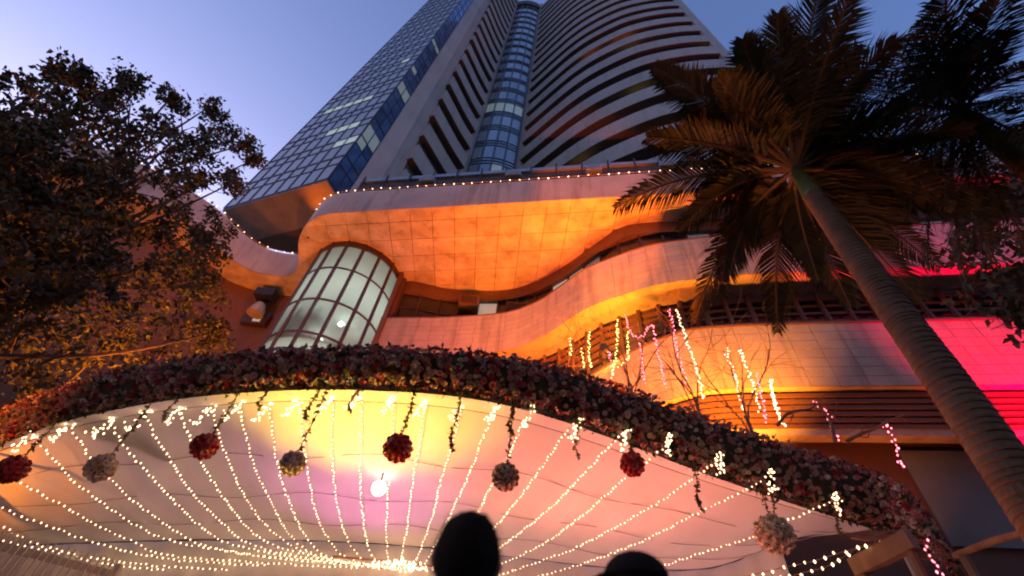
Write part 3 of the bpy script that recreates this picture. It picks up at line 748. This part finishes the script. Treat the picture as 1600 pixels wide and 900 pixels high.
# the knot of bulbs where the strings meet
c = on_canopy(632, 884, -.12); a = MB(); t = thing('bulb_cluster', 'dense glowing cluster of bulbs where the strings meet', 'string lights', c)
for _ in range(90):
    x = rnd.gauss(0,1); a.octa(c+Vector((x*.30, rnd.gauss(0,.1)-.1, rnd.gauss(0,.035)-.02*abs(x))), .022)
part('bulbs', a, M['bulb'], t, kind='stuff'); a = MB(); a.tube([c+Vector((-1.4,0,.02)), c+Vector((0,0,.05)), c+Vector((1,0,.03))], .02, 6); part('ring_wire', a, M['wire'], t)
for nm, s, lab in (('right', [(1415,834),(1380,847),(1322,861),(1270,877),(1205,891),(1150,905)], 'string of warm bulbs along the timber beam at lower right'),
                   ('r2', [(1345,852),(1322,868),(1290,886),(1254,895),(1200,910)], 'short lower string of warm bulbs beside the timber posts')):
    pts = cat3([PD(x, y, 7.6-.0*i) for i, (x, y) in enumerate(s)], 4)
    light_string('beam_light_string', lab, 'string lights', None, pts, 'bulb', .13, .021, .02, .006)

# ------------------------------------------------------------------ pendant globe
c = PD(592, 763, 7.6); t = thing('globe_lamp', 'bright white globe lamp glowing under the canopy', 'lamp', c)
M['globe'] = mat('globe_glow', (1,1,1), .4, emit=(1,.9,.75), es=2.2)
a = MB(); n = 10
a.tube([c+Vector((0,0,-.115*math.cos(math.pi*k/8))) for k in range(9)], [max(.004,.115*math.sin(math.pi*k/8)) for k in range(9)], 12); part('globe', a, M['globe'], t, True)
a = MB(); a.tube([c+Vector((0,0,.11)), Vector((c.x,c.y,Z(hc(c.x,c.y))+.02))], .012, 6); part('cord', a, M['black'], t)

# ------------------------------------------------------------------ hanging flower balls
def rim_at(az):
    best = min(rim_ext, key=lambda p: abs(math.atan2(p.x,p.y)-az)); return best
balls = [(20,733,24,'crimson','rose','dark red rose ball half out of frame at the far left'),(158,731,24,'cream','peach','cream rose ball second from the left under the garland'),
 (320,697,23,'crimson','rose','red rose ball hanging beside the yellow lit cloth, third from left'),(458,724,22,'cream','mauve','shaded mauve and cream rose ball below the yellow light'),
 (622,700,26,'crimson','pink','red rose ball above the glowing globe lamp'),(790,745,25,'peach','cream','peach and cream rose ball above the bareheaded person'),
 (988,725,22,'crimson','rose','dark red rose ball below a bunch of bulbs right of centre'),(1210,835,33,'cream','cream','large cream rose ball at the right, above the timber beam')]
def vine(name, pts, parent, n, spread=.05, L=.06):
    a = MB(); a.tube(pts, .006, 4, False); part('stem', a, M['bark'], parent)
    a = MB()
    for _ in range(n):
        p = pts[0].lerp(pts[-1], rnd.random()); i = rnd.randrange(len(pts)-1); p = pts[i].lerp(pts[i+1], rnd.random())
        leafq(a, p, rv()+Vector((0,0,-.7)), rv(), rnd.uniform(.6,1.2)*L, L*.28)
    part('leaves', a, M['vine'], parent, kind='stuff')
for bx, by, br, k1, k2, lab in balls:
    az, tn = azt(bx, by); rp = rim_at(az); D = math.hypot(rp.x, rp.y)-.02
    c = PD(bx, by, D); dist = (c-Vector((0,0,CAM_Z))).length
    sc_ = math.sqrt(711**2+(bx-800)**2+(by-450)**2); r_ = br/sc_*dist*.92
    t = thing('flower_ball', lab, 'flower ball', c, 'hanging flower balls')
    hang = Vector((c.x, c.y, rp.z+.06)); vine('vine', [hang, hang.lerp(c,.4)+Vector((.02,0,0)), c+Vector((0,0,r_*.6))], t, 70)
    a = MB(); a.tube([c+Vector((0,0,-r_*.72*math.cos(math.pi*k/8))) for k in range(9)], [max(.004,r_*.72*math.sin(math.pi*k/8)) for k in range(9)], 12); part('core', a, M['moss'], t, True)
    n = 46; s = r_*.50
    for i in range(n):
        z = 1-2*(i+.5)/n; ph = i*2.39996; rr = math.sqrt(1-z*z); d = Vector((rr*math.cos(ph), rr*math.sin(ph), z))
        rose_obj(k1 if rnd.random() < .7 else k2, c+d*r_*.78, d+rv()*.12, s*rnd.uniform(.88,1.12), t)
# loose tendrils
for vx, vy, ln, lab in ((405,612,.42,'short leafy tendril left of the yellow light'),(500,612,.62,'long thin tendril across the yellow light'),(560,606,.5,'tendril beside the yellow light, under red roses'),
     (722,625,.9,'long drooping tendril right of the centre red ball'),(800,635,.55,'tendril above the peach rose ball'),(900,660,.62,'orange lit tendril between peach ball and red ball'),
     (1085,705,.75,'green tendril right of the dark red ball'),(1195,745,.55,'green tendril over the large cream ball'),(255,640,.45,'faint tendril second bunch from the cream ball'),(1310,800,.4,'short green tendril at the right end of the cloth')):
    az, tn = azt(vx, vy); rp = rim_at(az); c = Vector((rp.x,rp.y,rp.z+.05))-Vector((rp.x,rp.y,0)).normalized()*.05
    t = thing('tendril', lab, 'vine', c, 'leafy tendrils hanging from the garland')
    vine('vine', [c, c+Vector((.03,0,-ln*.4)), c+Vector((-.02,.02,-ln*.75)), c+Vector((.04,.02,-ln))], t, int(70*ln/.5), .04, .055)

# ------------------------------------------------------------------ bare trees with coloured strings behind the garland
def limb(a, p, d, L, r, depth):
    pts = [p]; n = 5; q = p.copy(); dd = d.normalized()
    for i in range(n):
        dd = (dd+rv()*.28+Vector((0,0,.05))).normalized(); q = q+dd*L/n; pts.append(q.copy())
    a.tube(pts, [r*(1-.6*i/n) for i in range(n+1)], 5)
    if depth:
        for k in range(3):
            i = rnd.randrange(1, n+1); limb(a, pts[i], dd+rv()*.9, L*rnd.uniform(.5,.75), r*.5, depth-1)
for (bx, by, D, hgt, lab) in ((900,600,8.6,1.5,'small bare tree in front of the yellow lit soffit'),(985,600,8.4,1.7,'bare branching tree hung with pink and lime bulbs'),(1085,620,8.3,1.7,'bare branching tree against the orange lit tiled wall'),(1165,650,8.1,1.5,'bare tree at the right end hung with white bulbs')):
    top = PD(bx, by, D); base = Vector((top.x, top.y, Z(hc(top.x,top.y))+.16))
    t = thing('bare_tree', lab, 'tree', base, 'bare trees behind the garland')
    a = MB(); a.tube([base, base.lerp(top,.5)+Vector((.05,0,0)), top], [.045,.038,.03], 7); part('trunk', a, M['branch'], t)
    a = MB()
    for k in range(4): limb(a, top-Vector((0,0,rnd.uniform(0,.6))), Vector((rnd.uniform(-.8,.8), rnd.uniform(-.5,.3), 1)), hgt*rnd.uniform(.7,1.1), .017, 2)
    part('branches', a, M['branch'], t)
CS = [('lime',[(888,528),(893,540),(890,556)],'bulb_green','lime bulb string furthest left above the garland'),('lime',[(921,517),(920,535),(923,575)],'bulb_green','tall lime bulb string second from left'),
 ('lime',[(909,545),(910,560),(911,578)],'bulb_green','short lime bulb string between two taller ones'),('lime',[(965,501),(963,547),(957,590)],'bulb_green','lime bulb string on the left side of a loop'),
 ('lime',[(980,517),(981,560),(966,572)],'bulb_green','lime bulb string on the right side of a loop'),('pink',[(977,492),(984,517),(1000,528),(1019,507),(1024,533),(1032,568),(1040,605)],'bulb_pink','long pink bulb string zigzagging down'),
 ('pink',[(1000,536),(1003,568),(1006,598)],'bulb_pink','straight pink bulb string under the zigzag'),('pink',[(951,547),(955,565),(959,588)],'bulb_pink','short pink bulb string left of the lime loop'),
 ('pink',[(1045,483),(1052,512),(1057,539),(1061,557),(1073,600)],'bulb_pink','pink bulb string below the lit palm frond'),('white',[(1057,483),(1067,515),(1085,568),(1100,622)],'bulb_white','white bulb string beside the pink one under the palm frond'),
 ('white',[(1140,543),(1136,555),(1147,581),(1162,640)],'bulb_white','white bulb string on orange tiles, left of a pair'),('white',[(1155,544),(1171,584),(1188,645)],'bulb_white','white bulb string on orange tiles, right of a pair'),
 ('pink',[(1184,584),(1195,645),(1200,660)],'bulb_pink','pink bulb string squeezed between white strings'),('white',[(1203,592),(1208,621),(1224,665)],'bulb_white','thick bright white bulb string at the right end'),
 ('pink',[(1271,628),(1291,643),(1298,664),(1309,690)],'bulb_pink','pink bulb string on a crooked branch against the pale panel'),('pink',[(1373,668),(1387,664),(1396,684),(1402,707),(1412,735)],'bulb_pink','pink bulb string hanging before the brown pier'),
 ('pink',[(1446,846),(1450,868),(1465,885),(1475,905)],'bulb_pink','pink bulb string on the driftwood at lower right')]
for nm, s, m, lab in CS:
    D = 8.0 if s[0][0] < 1240 else 7.6 if s[0][0] < 1440 else 7.2
    pts = cat3([PD(x, y, D) for x, y in s], 4)
    light_string('coloured_light_string', lab, 'string lights', 'coloured strings above the garland', pts, m, .042 if 'thick' not in lab else .022, .0155 if 'thick' not in lab else .018, .028, .004)
# crooked twigs at the right
for pts_, lab in (([(1305,690),(1298,660),(1285,640),(1272,628)],'crooked twig carrying a pink string beside pale panel'),([(1322,690),(1345,678),(1372,668),(1395,655),(1412,648)],'thin twig reaching over to the brown pier'),([(1215,665),(1232,645),(1262,640),(1275,632)],'orange lit twig rising from the garland'),([(1330,838),(1360,842),(1390,830),(1410,835)],'twisted driftwood at the corner of the cloth'),([(1425,868),(1450,872),(1480,866)],'pale driftwood crossed by pink bulbs at lower right')):
    pts = cat3([PD(x, y, 7.5) for x, y in pts_], 4); t = thing('twig', lab, 'branch', pts[0], 'crooked twigs by the garland')
    a = MB(); a.tube(pts, [.028*(1-.6*i/len(pts)) for i in range(len(pts))], 6); part('stem', a, M['branch'], t)
    a = MB()
    for k in range(4): q = pts[rnd.randrange(3, len(pts)-1)]; a.tube([q, q+rv()*.1+Vector((.05,0,.03)), q+rv()*.22+Vector((.1,0,.06))], [.012,.008,.004], 5)
    part('shoots', a, M['branch'], t)

# ------------------------------------------------------------------ timber frame at the lower right
for i, (p, q, w_, lab) in enumerate((((1335,888),(1425,842),.16,'orange lit timber beam slanting at the lower right'),((1492,868),(1640,822),.09,'thin round timber pole in front of the palm trunk'))):
    A, B = PD(*p, 7.9), PD(*q, 7.4 if i == 0 else 6.2); t = thing('timber_beam', lab, 'beam', A)
    a = MB()
    if i == 0: a.bar(A, B, .12, .2)
    else: a.tube([A, A.lerp(B,.5)+Vector((0,0,.02)), B], .035, 8)
    part('beam', a, M['wood'], t)
    for u in (.1,.9): a = MB(); p_ = A.lerp(B,u); a.tube([(p_.x,p_.y,0),(p_.x,p_.y,p_.z-.02)], .05, 6); part('post', a, M['wood'], t)
FEN = thing('bamboo_screen', 'screen of upright bamboo poles at the lower right corner', 'screen', PD(1450,890,8.2)*Vector((1,1,0)) if False else Vector((6,7.2,0)))
for i in range(22):
    x = 4.9+.19*i; y = 7.9-.1*i*.6; hgt = 3.5+rnd.uniform(-.2,.25)-.03*i; a = MB(); a.tube([(x,y,0),(x+rnd.uniform(-.02,.02),y,hgt*.5),(x+rnd.uniform(-.04,.04),y,hgt)], .035, 7); part('pole', a, M['wood'], FEN)
for z in (1.2, 2.9):
    a = MB(); a.tube([(4.8,7.85,z),(9.1,6.5,z)], .03, 6); part('rail', a, M['wood'], FEN)

# ------------------------------------------------------------------ railing at the lower left
RAI = thing('metal_railing', 'pale metal railing lit orange at the lower left corner', 'railing', (-8,8.0,0))
p0, p1 = PD(-150,858,9.0), PD(197,868,9.0)
p1.z = p0.z = (p0.z+p1.z)/2
for z, nm in ((0,'top_rail'),(-.33,'lower_rail')):
    a = MB(); a.bar(p0+Vector((0,0,z)), p1+Vector((0,0,z)), .06, .08); part(nm, a, M['rail'], RAI)
for i in range(26):
    p = p0.lerp(p1, i/26); a = MB(); a.tube([p+Vector((0,-.04,-1.3)), p+Vector((0,-.04,.16))], .013, 6); part('bar', a, M['rail'], RAI)
a = MB(); a.bar(Vector((p1.x,p1.y,0)), p1+Vector((0,0,.12)), .07); part('post', a, M['rail'], RAI); a = MB(); a.bar(Vector((p0.x,p0.y,0)), p0, .07); part('post', a, M['rail'], RAI)
a = MB(); a.bar(Vector((p0.x,p0.y+.05,.0))+Vector((0,0,p0.z-1.3)), Vector((p1.x,p1.y+.05,p1.z-1.3)), .1, .1); part('base_rail', a, M['rail'], RAI)

# ------------------------------------------------------------------ palms
def frond(a_leaf, a_r, C, T, arch, nl=78, ll=.62, side_bias=None):
    C = Vector(C); T = Vector(T); L = (T-C).length; mid = C.lerp(T,.5)+Vector((0,0,arch)); N = 18
    bz = lambda t: C*(1-t)**2+mid*2*t*(1-t)+T*t*t
    pts = [bz(i/N) for i in range(N+1)]
    a_r.tube(pts, [.035*(1-.85*i/N)+.004 for i in range(N+1)], 5)
    for i in range(nl):
        t = .16+.84*i/nl; p = bz(t); tg = (bz(min(1,t+.02))-bz(t-.02)).normalized()
        sd = tg.cross(Vector((0,0,1)));
        if sd.length < .1: sd = tg.cross(Vector((1,0,0)))
        sd.normalize(); nu = sd.cross(tg)
        for s in (-1,1):
            ln = ll*math.sin(math.pi*min(.97,(.12+.85*t)))**.7*rnd.uniform(.85,1.12)
            d = (sd*s*.9+tg*(.55+.5*t)+nu*rnd.uniform(-.15,.35)).normalized()
            q1 = p+d*ln*.5; d2 = (d+Vector((0,0,-.9))+rv()*.15).normalized(); q2 = q1+d2*ln*.5
            wv = tg*.02
            a_leaf.raw([p-wv*.6, p+wv*.6, q1+wv, q1-wv, q2], [(0,1,2,3),(3,2,4)])
def palm(label, crown_px, D, base_xy, spec, r0=.21, r1=.13, shaft=.9, ll=.72, rings=True, cz=None):
    C = PD(*crown_px, D); base = Vector((base_xy[0], base_xy[1], 0))
    t = thing('palm_tree', label, 'palm tree', base)
    ax = (C-base); L = ax.length; dr = ax.normalized()
    a = MB(); pts = []; rad = []; u = 0.
    while u < 1:                   # leaf scar rings: each stands a little proud and steps back, unevenly spaced
        rr = (r0+(r1-r0)*u+.05*max(0,.12-u)/.12)*rnd.uniform(.985,1.015); st = rnd.uniform(.055,.10)/L*(1.2-.5*u)
        wob = Vector((noise.noise(Vector((u*5,0,3))), noise.noise(Vector((u*5,7,1))), 0))*.03*(1-u)
        pu = lambda q: base+ax*min(q,1)*(1-shaft/L)+wob
        pts += [pu(u), pu(u+st*.25), pu(u+st*.8), pu(u+st*.97)]; rad += [rr*1.05, rr*1.055, rr*1.0, rr*.985]; u += st
    a.tube(pts, rad, 22); part('trunk', a, M['palm_trunk'], t)
    a = MB(); S0 = pts[-1]; a.tube([S0-dr*.02, S0+dr*shaft*.15, S0+dr*shaft*.5, S0+dr*shaft*1.0], [r1*.93, r1*1.02, r1*.85, r1*.45], 14); part('crownshaft', a, M['crownshaft'], t, True)
    for (px, py, h, arch) in spec:
        T = PH(px, py, h); al, ar = MB(), MB(); frond(al, ar, C-dr*.08, T, arch, ll=ll)
        f = part('frond', al, M['frond'], t); part('rachis', ar, M['rachis'], f)
    return t
palm('tall palm with a smooth ringed trunk leaning in from the right', (1240,262), 5.3, (4.02,3.22),
 [(1285,-45,8.6,.35),(1215,20,8.3,.3),(1330,-10,8.2,.3),(1025,105,8.0,.5),(1120,120,7.6,.5),(960,325,6.9,.9),(1085,505,5.6,1.0),(1140,430,6.0,.9),(1215,520,5.3,.7),(1010,215,7.3,.6),
  (1400,60,8.0,.5),(1420,160,7.6,.5),(1480,270,6.9,.8),(1470,420,5.6,.9),(1330,480,5.3,.6),(1560,330,6.0,.8),(1160,60,8.2,.4),(1520,200,7.2,.6),(1290,120,8.6,.3),(1390,380,6.2,.5),(1250,60,8.8,.3),(1340,70,8.4,.3),(1160,200,7.8,.4),(1100,300,7.2,.6),(1390,230,7.6,.4),(1060,360,6.6,.8),(1120,460,5.9,.9),(1180,380,6.4,.7),(1280,440,5.6,.6),(1360,330,6.6,.5),(1430,310,6.6,.6),(1500,330,6.2,.7),(1440,470,5.3,.8),(1300,250,7.4,.3),(1350,180,7.9,.3),(1080,180,7.7,.5)], cz=None)
palm('second palm crown behind, cut by the upper right corner', (1500,170), 8.2, (7.6,3.6),
 [(1480,-40,8.6,.4),(1580,-30,8.4,.4),(1640,90,7.8,.4),(1620,220,6.9,.5),(1390,70,8.0,.5),(1350,140,7.6,.5),(1400,240,7.0,.5),(1480,330,5.9,.7),(1570,340,5.8,.6),(1440,30,8.5,.4),(1540,60,8.6,.3),(1640,160,7.2,.5),(1560,420,5.0,.6),(1420,340,6.0,.6),(1620,400,5.2,.6),(1460,260,6.6,.5),(1540,280,6.3,.5),(1380,180,7.3,.5),(1510,440,4.9,.6),(1450,420,5.2,.6)], r0=.2, r1=.14, ll=.9)

# ------------------------------------------------------------------ leafy trees
def leafy(label, base, lobes, leafm='leaf', dens=1150, L=.135, group=None):
    base = Vector(base); t = thing('leafy_tree', label, 'tree', base, group)
    C = [(PD(x, y, D), r) for x, y, D, r in lobes]
    cen = sum((c for c, r in C), Vector())/len(C); fork = Vector((base.x*.6+cen.x*.4, base.y*.6+cen.y*.4, max(2.2, cen.z*.42)))
    a = MB(); a.tube([base, base.lerp(fork,.5)+Vector((.1,.05,0)), fork], [.32,.25,.2], 10); part('trunk', a, M['bark'], t)
    a = MB()
    for c, r in C:
        m = fork.lerp(c,.5)+rv()*.35; pts = cat3([fork, m, c], 5); a.tube(pts, [.05*(1-.85*i/len(pts))+.005 for i in range(len(pts))], 6)
        for k in range(5): q = c+rv()*r*.9; a.tube([c, c.lerp(q,.5)+rv()*.1, q], [.02,.013,.005], 4)
    part('limbs', a, M['bark'], t)
    a = MB()
    for c, r in C:
        ncl = int(26*r*r)+8
        for _ in range(ncl):
            d = rv(); cc_ = c+d*r*rnd.random()**.45*1.02; rr = rnd.uniform(.14,.34)
            for _ in range(int(dens/26)):
                p = cc_+rv()*rr*rnd.random()**.5; leafq(a, p, rv()+Vector((0,0,-.35)), rv(), L*rnd.uniform(.6,1.15), L*.27)
    part('crown', a, M[leafm], t)
    return t
leafy('big dark leafy tree filling the left side, lit orange from below', (-8.2,4.6,0),
 [(25,215,9.3,.95),(-40,260,8.8,1.2),(105,175,10,.8),(105,115,10.2,.34),(150,140,10.1,.3),(200,200,10,.85),(205,125,10.1,.26),(285,205,10.5,.75),(270,150,10.4,.26),(345,205,11,.55),(330,165,11,.25),(385,225,11.2,.36),(395,250,11.2,.25),(310,285,10.5,.9),(365,285,11.2,.4),(205,300,9.5,1.2),(80,320,9,1.35),(-30,380,8.6,1.3),
  (320,370,11,.75),(240,410,10.2,1.0),(120,430,9.3,1.1),(310,450,11,.7),(335,520,11.4,.5)])
leafy('lower orange lit tree behind the left end of the garland', (-8.6,8.4,0),
 [(30,520,10.5,.9),(110,540,11,.9),(190,520,11.5,.9),(270,520,12,.8),(320,560,12.5,.5),(60,600,10.5,.6),(-20,470,10,.8),(240,570,12,.5)], dens=420, L=.15)
leafy('dark leafy tree at the right edge behind the palm fronds', (9.5,5.2,0),
 [(1580,330,10.5,.9),(1560,430,10.5,.8),(1610,480,10,.7),(1500,380,11,.5),(1600,230,10.5,.7)], dens=420, L=.2)

# ------------------------------------------------------------------ people in front, seen from behind
def person(label, foot, height, turn, cap, group='people in front of the canopy'):
    f = Vector(foot); t = thing('person', label, 'person', f, group); k = height/1.75
    V, E, Rr = [], [], []
    def v(x, y, z, r, prev=None):
        V.append((x*k, y*k, z*k)); Rr.append((r[0]*k, r[1]*k) if isinstance(r, tuple) else (r*k, r*k))
        if prev is not None: E.append((prev, len(V)-1))
        return len(V)-1
    pel = v(0,0,.95,(.16,.12)); wst = v(0,0,1.1,(.145,.11),pel); ch = v(0,.01,1.3,(.17,.12),wst); nk0 = v(0,-.005,1.45,(.075,.075),ch); nk = v(0,.01,1.52,(.055,.058),nk0)
    h1 = v(0,.025,1.58,(.062,.075),nk); h2 = v(0,.012,1.645,(.074,.09),h1); h3 = v(0,.0,1.70,(.07,.084),h2)
    for s in (-1,1):
        sh = v(.17*s,0,1.42,.062,ch); el = v(.23*s,-.02,1.13,.045,sh); wr = v(.24*s,.05,.88,.028,el); pm = v(.24*s,.075,.80,(.02,.036),wr)
        for q, (dy, ln) in enumerate(((-.03,.07),(-.01,.085),(.012,.08),(.032,.06))):
            b0 = v(.24*s,.075+dy,.765,.0095,pm); b1 = v(.235*s,.078+dy,.765-ln*.5,.009,b0); v(.225*s,.07+dy,.765-ln,.008,b1)
        b0 = v(.225*s,.115,.80,.011,pm); v(.215*s,.13,.765,.0095,b0)
        hp = v(.09*s,0,.90,.085,pel); kn = v(.1*s,.01,.5,.058,hp); an = v(.1*s,-.02,.09,.04,kn); v(.105*s,.12,.03,(.04,.03),an)
    me = bpy.data.meshes.new('body'); me.from_pydata(V, E, []); o = link('body', me, t, f)
    md = o.modifiers.new('skin', 'SKIN'); md.use_smooth_shade = True
    for i, sv in enumerate(me.skin_vertices[0].data): sv.radius = Rr[i]; sv.use_root = (i == 0)
    o.modifiers.new('sub', 'SUBSURF').levels = 2; o.modifiers['sub'].render_levels = 2
    me.materials.append(M['skin']); o.rotation_euler.z = turn
    rot = Matrix.Rotation(turn, 4, 'Z')
    def child(name, mb, m, smooth=True):
        q = link(name, mb.mesh(name, m, smooth), t, f); q.rotation_euler.z = turn; return q
    def dome(cx, cy, cz, rx, ry, rz, lo, n=20, rows=9, jit=0., back=0.):
        a = MB()
        for j in range(rows+1):
            el = lo(0) + (math.pi/2-lo(0))*j/rows
            for i in range(n):
                an = 2*math.pi*i/n; e0 = lo(an); e = e0+(math.pi/2-e0)*j/rows; w_ = 1+rnd.uniform(-jit,jit)
                a.v.append((k*(cx+rx*math.cos(e)*math.cos(an)*w_), k*(cy+ry*math.cos(e)*math.sin(an)*w_), k*(cz+rz*math.sin(e)*w_)))
        for j in range(rows):
            for i in range(n): a.f.append((j*n+i, j*n+(i+1)%n, (j+1)*n+(i+1)%n, (j+1)*n+i)); a.m.append(0)
        return a
    # face forward is +y: hair reaches low at the back, high over the brow
    hair = dome(0,.004,1.655,.088,.104,.104, lambda an: -.75-.35*math.sin(an+math.pi) if math.sin(an) < 0 else -.75+1.15*math.sin(an), jit=.03)
    for _ in range(900):          # short tufts so the outline is hair, not a shell
        v0 = Vector(hair.v[rnd.randrange(150)])+rv()*.012*k; d = (v0-Vector((0,.004,1.64))*k).normalized(); sd = d.cross(rv()).normalized()*.0022*k; e = v0+(d*rnd.uniform(.2,.8)+rv()*.5+Vector((0,0,-.5)))*.011*k
        hair.raw([v0+sd, v0-sd, e], [(0,1,2)])
    child('hair', hair, M['hair'])
    a = MB()
    for s in (-1,1): a = MB(); a.tube([(s*.076*k,.0,1.60*k),(s*.083*k,-.006*k,1.635*k),(s*.079*k,-.008*k,1.66*k)], [.006*k,.013*k,.007*k], 6); child('ear', a, M['skin'])
    a = MB(); a.tube([(0,.088*k,1.655*k),(0,.112*k,1.625*k),(0,.095*k,1.61*k)], [.008*k,.014*k,.008*k], 6); child('nose', a, M['skin'])
    a = MB()
    for s in (-1,1): a = MB(); a.octa((s*.032*k,.086*k,1.655*k), .012*k); child('eye', a, M['black'])
    a = MB(); a.tube([(-.024*k,.09*k,1.585*k),(0,.098*k,1.585*k),(.024*k,.09*k,1.585*k)], .005*k, 5); child('mouth', a, M['skin'])
    # shirt: a shell over the torso and sleeves, trousers below
    a = MB()
    rings = [(.93,.175,.135),(1.1,.165,.13),(1.3,.20,.145),(1.42,.19,.12),(1.475,.085,.085)]
    n = 20
    for (z, rx, ry) in rings:
        for i in range(n): an = 2*math.pi*i/n; a.v.append((rx*math.cos(an)*k, ry*math.sin(an)*k, z*k))
    for j in range(len(rings)-1):
        for i in range(n): a.f.append((j*n+i,j*n+(i+1)%n,(j+1)*n+(i+1)%n,(j+1)*n+i)); a.m.append(0)
    for s in (-1,1): a.tube([(s*.15*k,0,1.43*k),(s*.19*k,0,1.36*k),(s*.235*k,-.02*k,1.13*k)], [.075*k,.075*k,.06*k], 12, False)
    child('shirt', a, M['shirt'])
    a = MB()
    for s in (-1,1): a.tube([(s*.08*k,0,.98*k),(s*.09*k,0,.86*k),(s*.1*k,.01*k,.5*k),(s*.1*k,-.02*k,.08*k)], [.12*k,.11*k,.08*k,.07*k], 12)
    child('trousers', a, M['black'])
    if cap:
        a = dome(0,.0,1.69,.094,.112,.088, lambda an: .02, n=24); b0 = len(a.v)
        for j in range(5):
            for i in range(9):
                u = -1+2*i/8; an = math.pi/2+u*.85; e = j/4; rr = 1+e*.72*(1-.35*u*u)
                a.v.append((k*.096*math.cos(an)*(1+.12*e), k*(.112*math.sin(an)*rr), k*(1.70-.022*e*e-.012*u*u*e)))
        for j in range(4):
            for i in range(8): q = b0+j*9+i; a.f.append((q,q+1,q+10,q+9)); a.m.append(0)
        c_ = child('cap', a, M['cap']); c_.modifiers.new('thick', 'SOLIDIFY').thickness = .006
    return t
v_ = ray(739, 800); D = 1.36; q = Vector((v_.x, v_.y, 0)).normalized()*D
def inside(label, x, y, turn, hgt): person(label, (x, y, Z(10.4)), hgt, turn, False, 'people inside the glazed turret')
inside('left of two people standing inside the glazed turret', -7.75, 13.75, R(160), 1.72); inside('right of two people standing inside the glazed turret', -7.25, 13.7, R(200), 1.76)
v_ = ray(739, 800); D = 1.36; q = Vector((v_.x, v_.y, 0)).normalized()*D
person('bareheaded person seen from behind, dark silhouette at bottom centre', (q.x, q.y, 0), 1.80, R(8), False)
v_ = ray(990, 870); D = 1.95; q = Vector((v_.x, v_.y, 0)).normalized()*D
person('person in a dark peaked cap turned left, at the bottom edge', (q.x, q.y, 0), 1.892, R(58), True)

# ------------------------------------------------------------------ coloured floodlights
OR = (1,.17,.01); MG = (1,.0,.06); YE = (1,.62,.04); VI = (1,.25,.7)
floodlight((-3.5,8.8,5.0), (-5.5,13.5,Z(15.9)), 1050, OR, 95, 'orange floodlight standing on the canopy, aimed at the turret soffit')
floodlight((0.5,8.4,5.0), (2.4,11.2,Z(15.5)), 1500, (1,.20,.01), 85, 'orange floodlight on the canopy aimed at the middle soffit')
floodlight((2.6,9.2,9.3), (2.4,11.4,Z(11)), 280, (1,.40,.02), 110, 'amber floodlight close under the wavy spandrel')
floodlight((3.4,7.9,5.6), (4.6,9.8,Z(9.8)), 330, (1,.20,.012), 80, 'amber floodlight behind the garland aimed at the louvres')
floodlight((5.0,6.9,5.2), (5.2,8.6,Z(7.6)), 950, (1,.30,.015), 84, 'amber floodlight behind the garland aimed at the tiled wall')
floodlight((7.6,7.0,3.0), (7.4,8.1,Z(7.4)), 130, (1,.20,.03), 80, 'dim orange floodlight left of the palm aimed at the tiled wall')
floodlight((-1.2,9.6,6.0), (-.2,13.6,Z(11.8)), 480, (1,.03,.04), 80, 'red floodlight on the canopy aimed at the lower spandrel')
floodlight((11.3,5.4,4.4), (11.8,7.2,Z(7.4)), 2000, MG, 72, 'magenta floodlight right of the palm aimed at the tiled wall')
floodlight((-10.5,9.0,5.0), (-12.5,15.5,Z(14)), 420, OR, 60, 'orange floodlight by the left wall aimed at its soffit')
floodlight((-9.6,4.6,.5), (-9.3,6.6,6.0), 1100, (1,.26,.015), 84, 'orange floodlight on the ground under the leafy tree')
floodlight((-2.1,7.6,.8), (-1.85,5.6,4.75), 420, YE, 60, 'yellow floodlight on the ground inside the canopy', blend=1)
floodlight((-1.9,9.3,.8), (-2.1,8.0,4.4), 110, VI, 62, 'violet floodlight at the back of the canopy', blend=1)
floodlight((1.6,8.0,.8), (1.4,5.9,4.6), 190, (1,.20,.11), 105, 'salmon floodlight on the ground under the right cloth', blend=1)
floodlight((-4.8,8.0,.6), (-4.8,7.5,4.3), 34, (1,.52,.48), 150, 'dim fill lamp added on the ground under the left cloth', blend=1)  # added wide fill that evens out the cloth, apart from the coloured floods
floodlight((3.2,8.4,.6), (3.4,7.6,4.0), 60, (1,.40,.36), 150, 'dim pink fill lamp added under the right end of the cloth', blend=1)  # added fill, lifts the dark patches at this end
floodlight((0.0,8.6,.6), (0,8.2,4.3), 66, (1,.46,.38), 150, 'pale pink fill lamp added under the middle of the cloth', blend=1)  # added fill, brightens the cloth between the coloured spots
floodlight((1.5,2.2,.6), (2.9,9.2,15.0), 5500, (1,.16,.012), 19, 'orange floodlight on the ground in front of the palm', blend=.5, radius=.06)
floodlight((2.3,4.5,.6), (4.15,3.35,5.5), 70, (1,.22,.02), 60, 'orange floodlight on the ground left of the palm trunk')
floodlight((-11.1,16.6,Z(17.3)), (-11.0,14.3,GZ0), 520, OR, 34, 'orange floodlight on the podium roof under the glass corner', blend=1)
floodlight((3.3,6.7,5.3), (3.5,4.6,7.6), 150, (1,.22,.012), 75, 'small orange floodlight behind the garland aimed at the palm fronds')
floodlight((-6.7,8.7,4.75), (-8.4,8.2,7.6), 420, (1,.26,.015), 105, 'orange floodlight on the canopy aimed at the lower left tree')
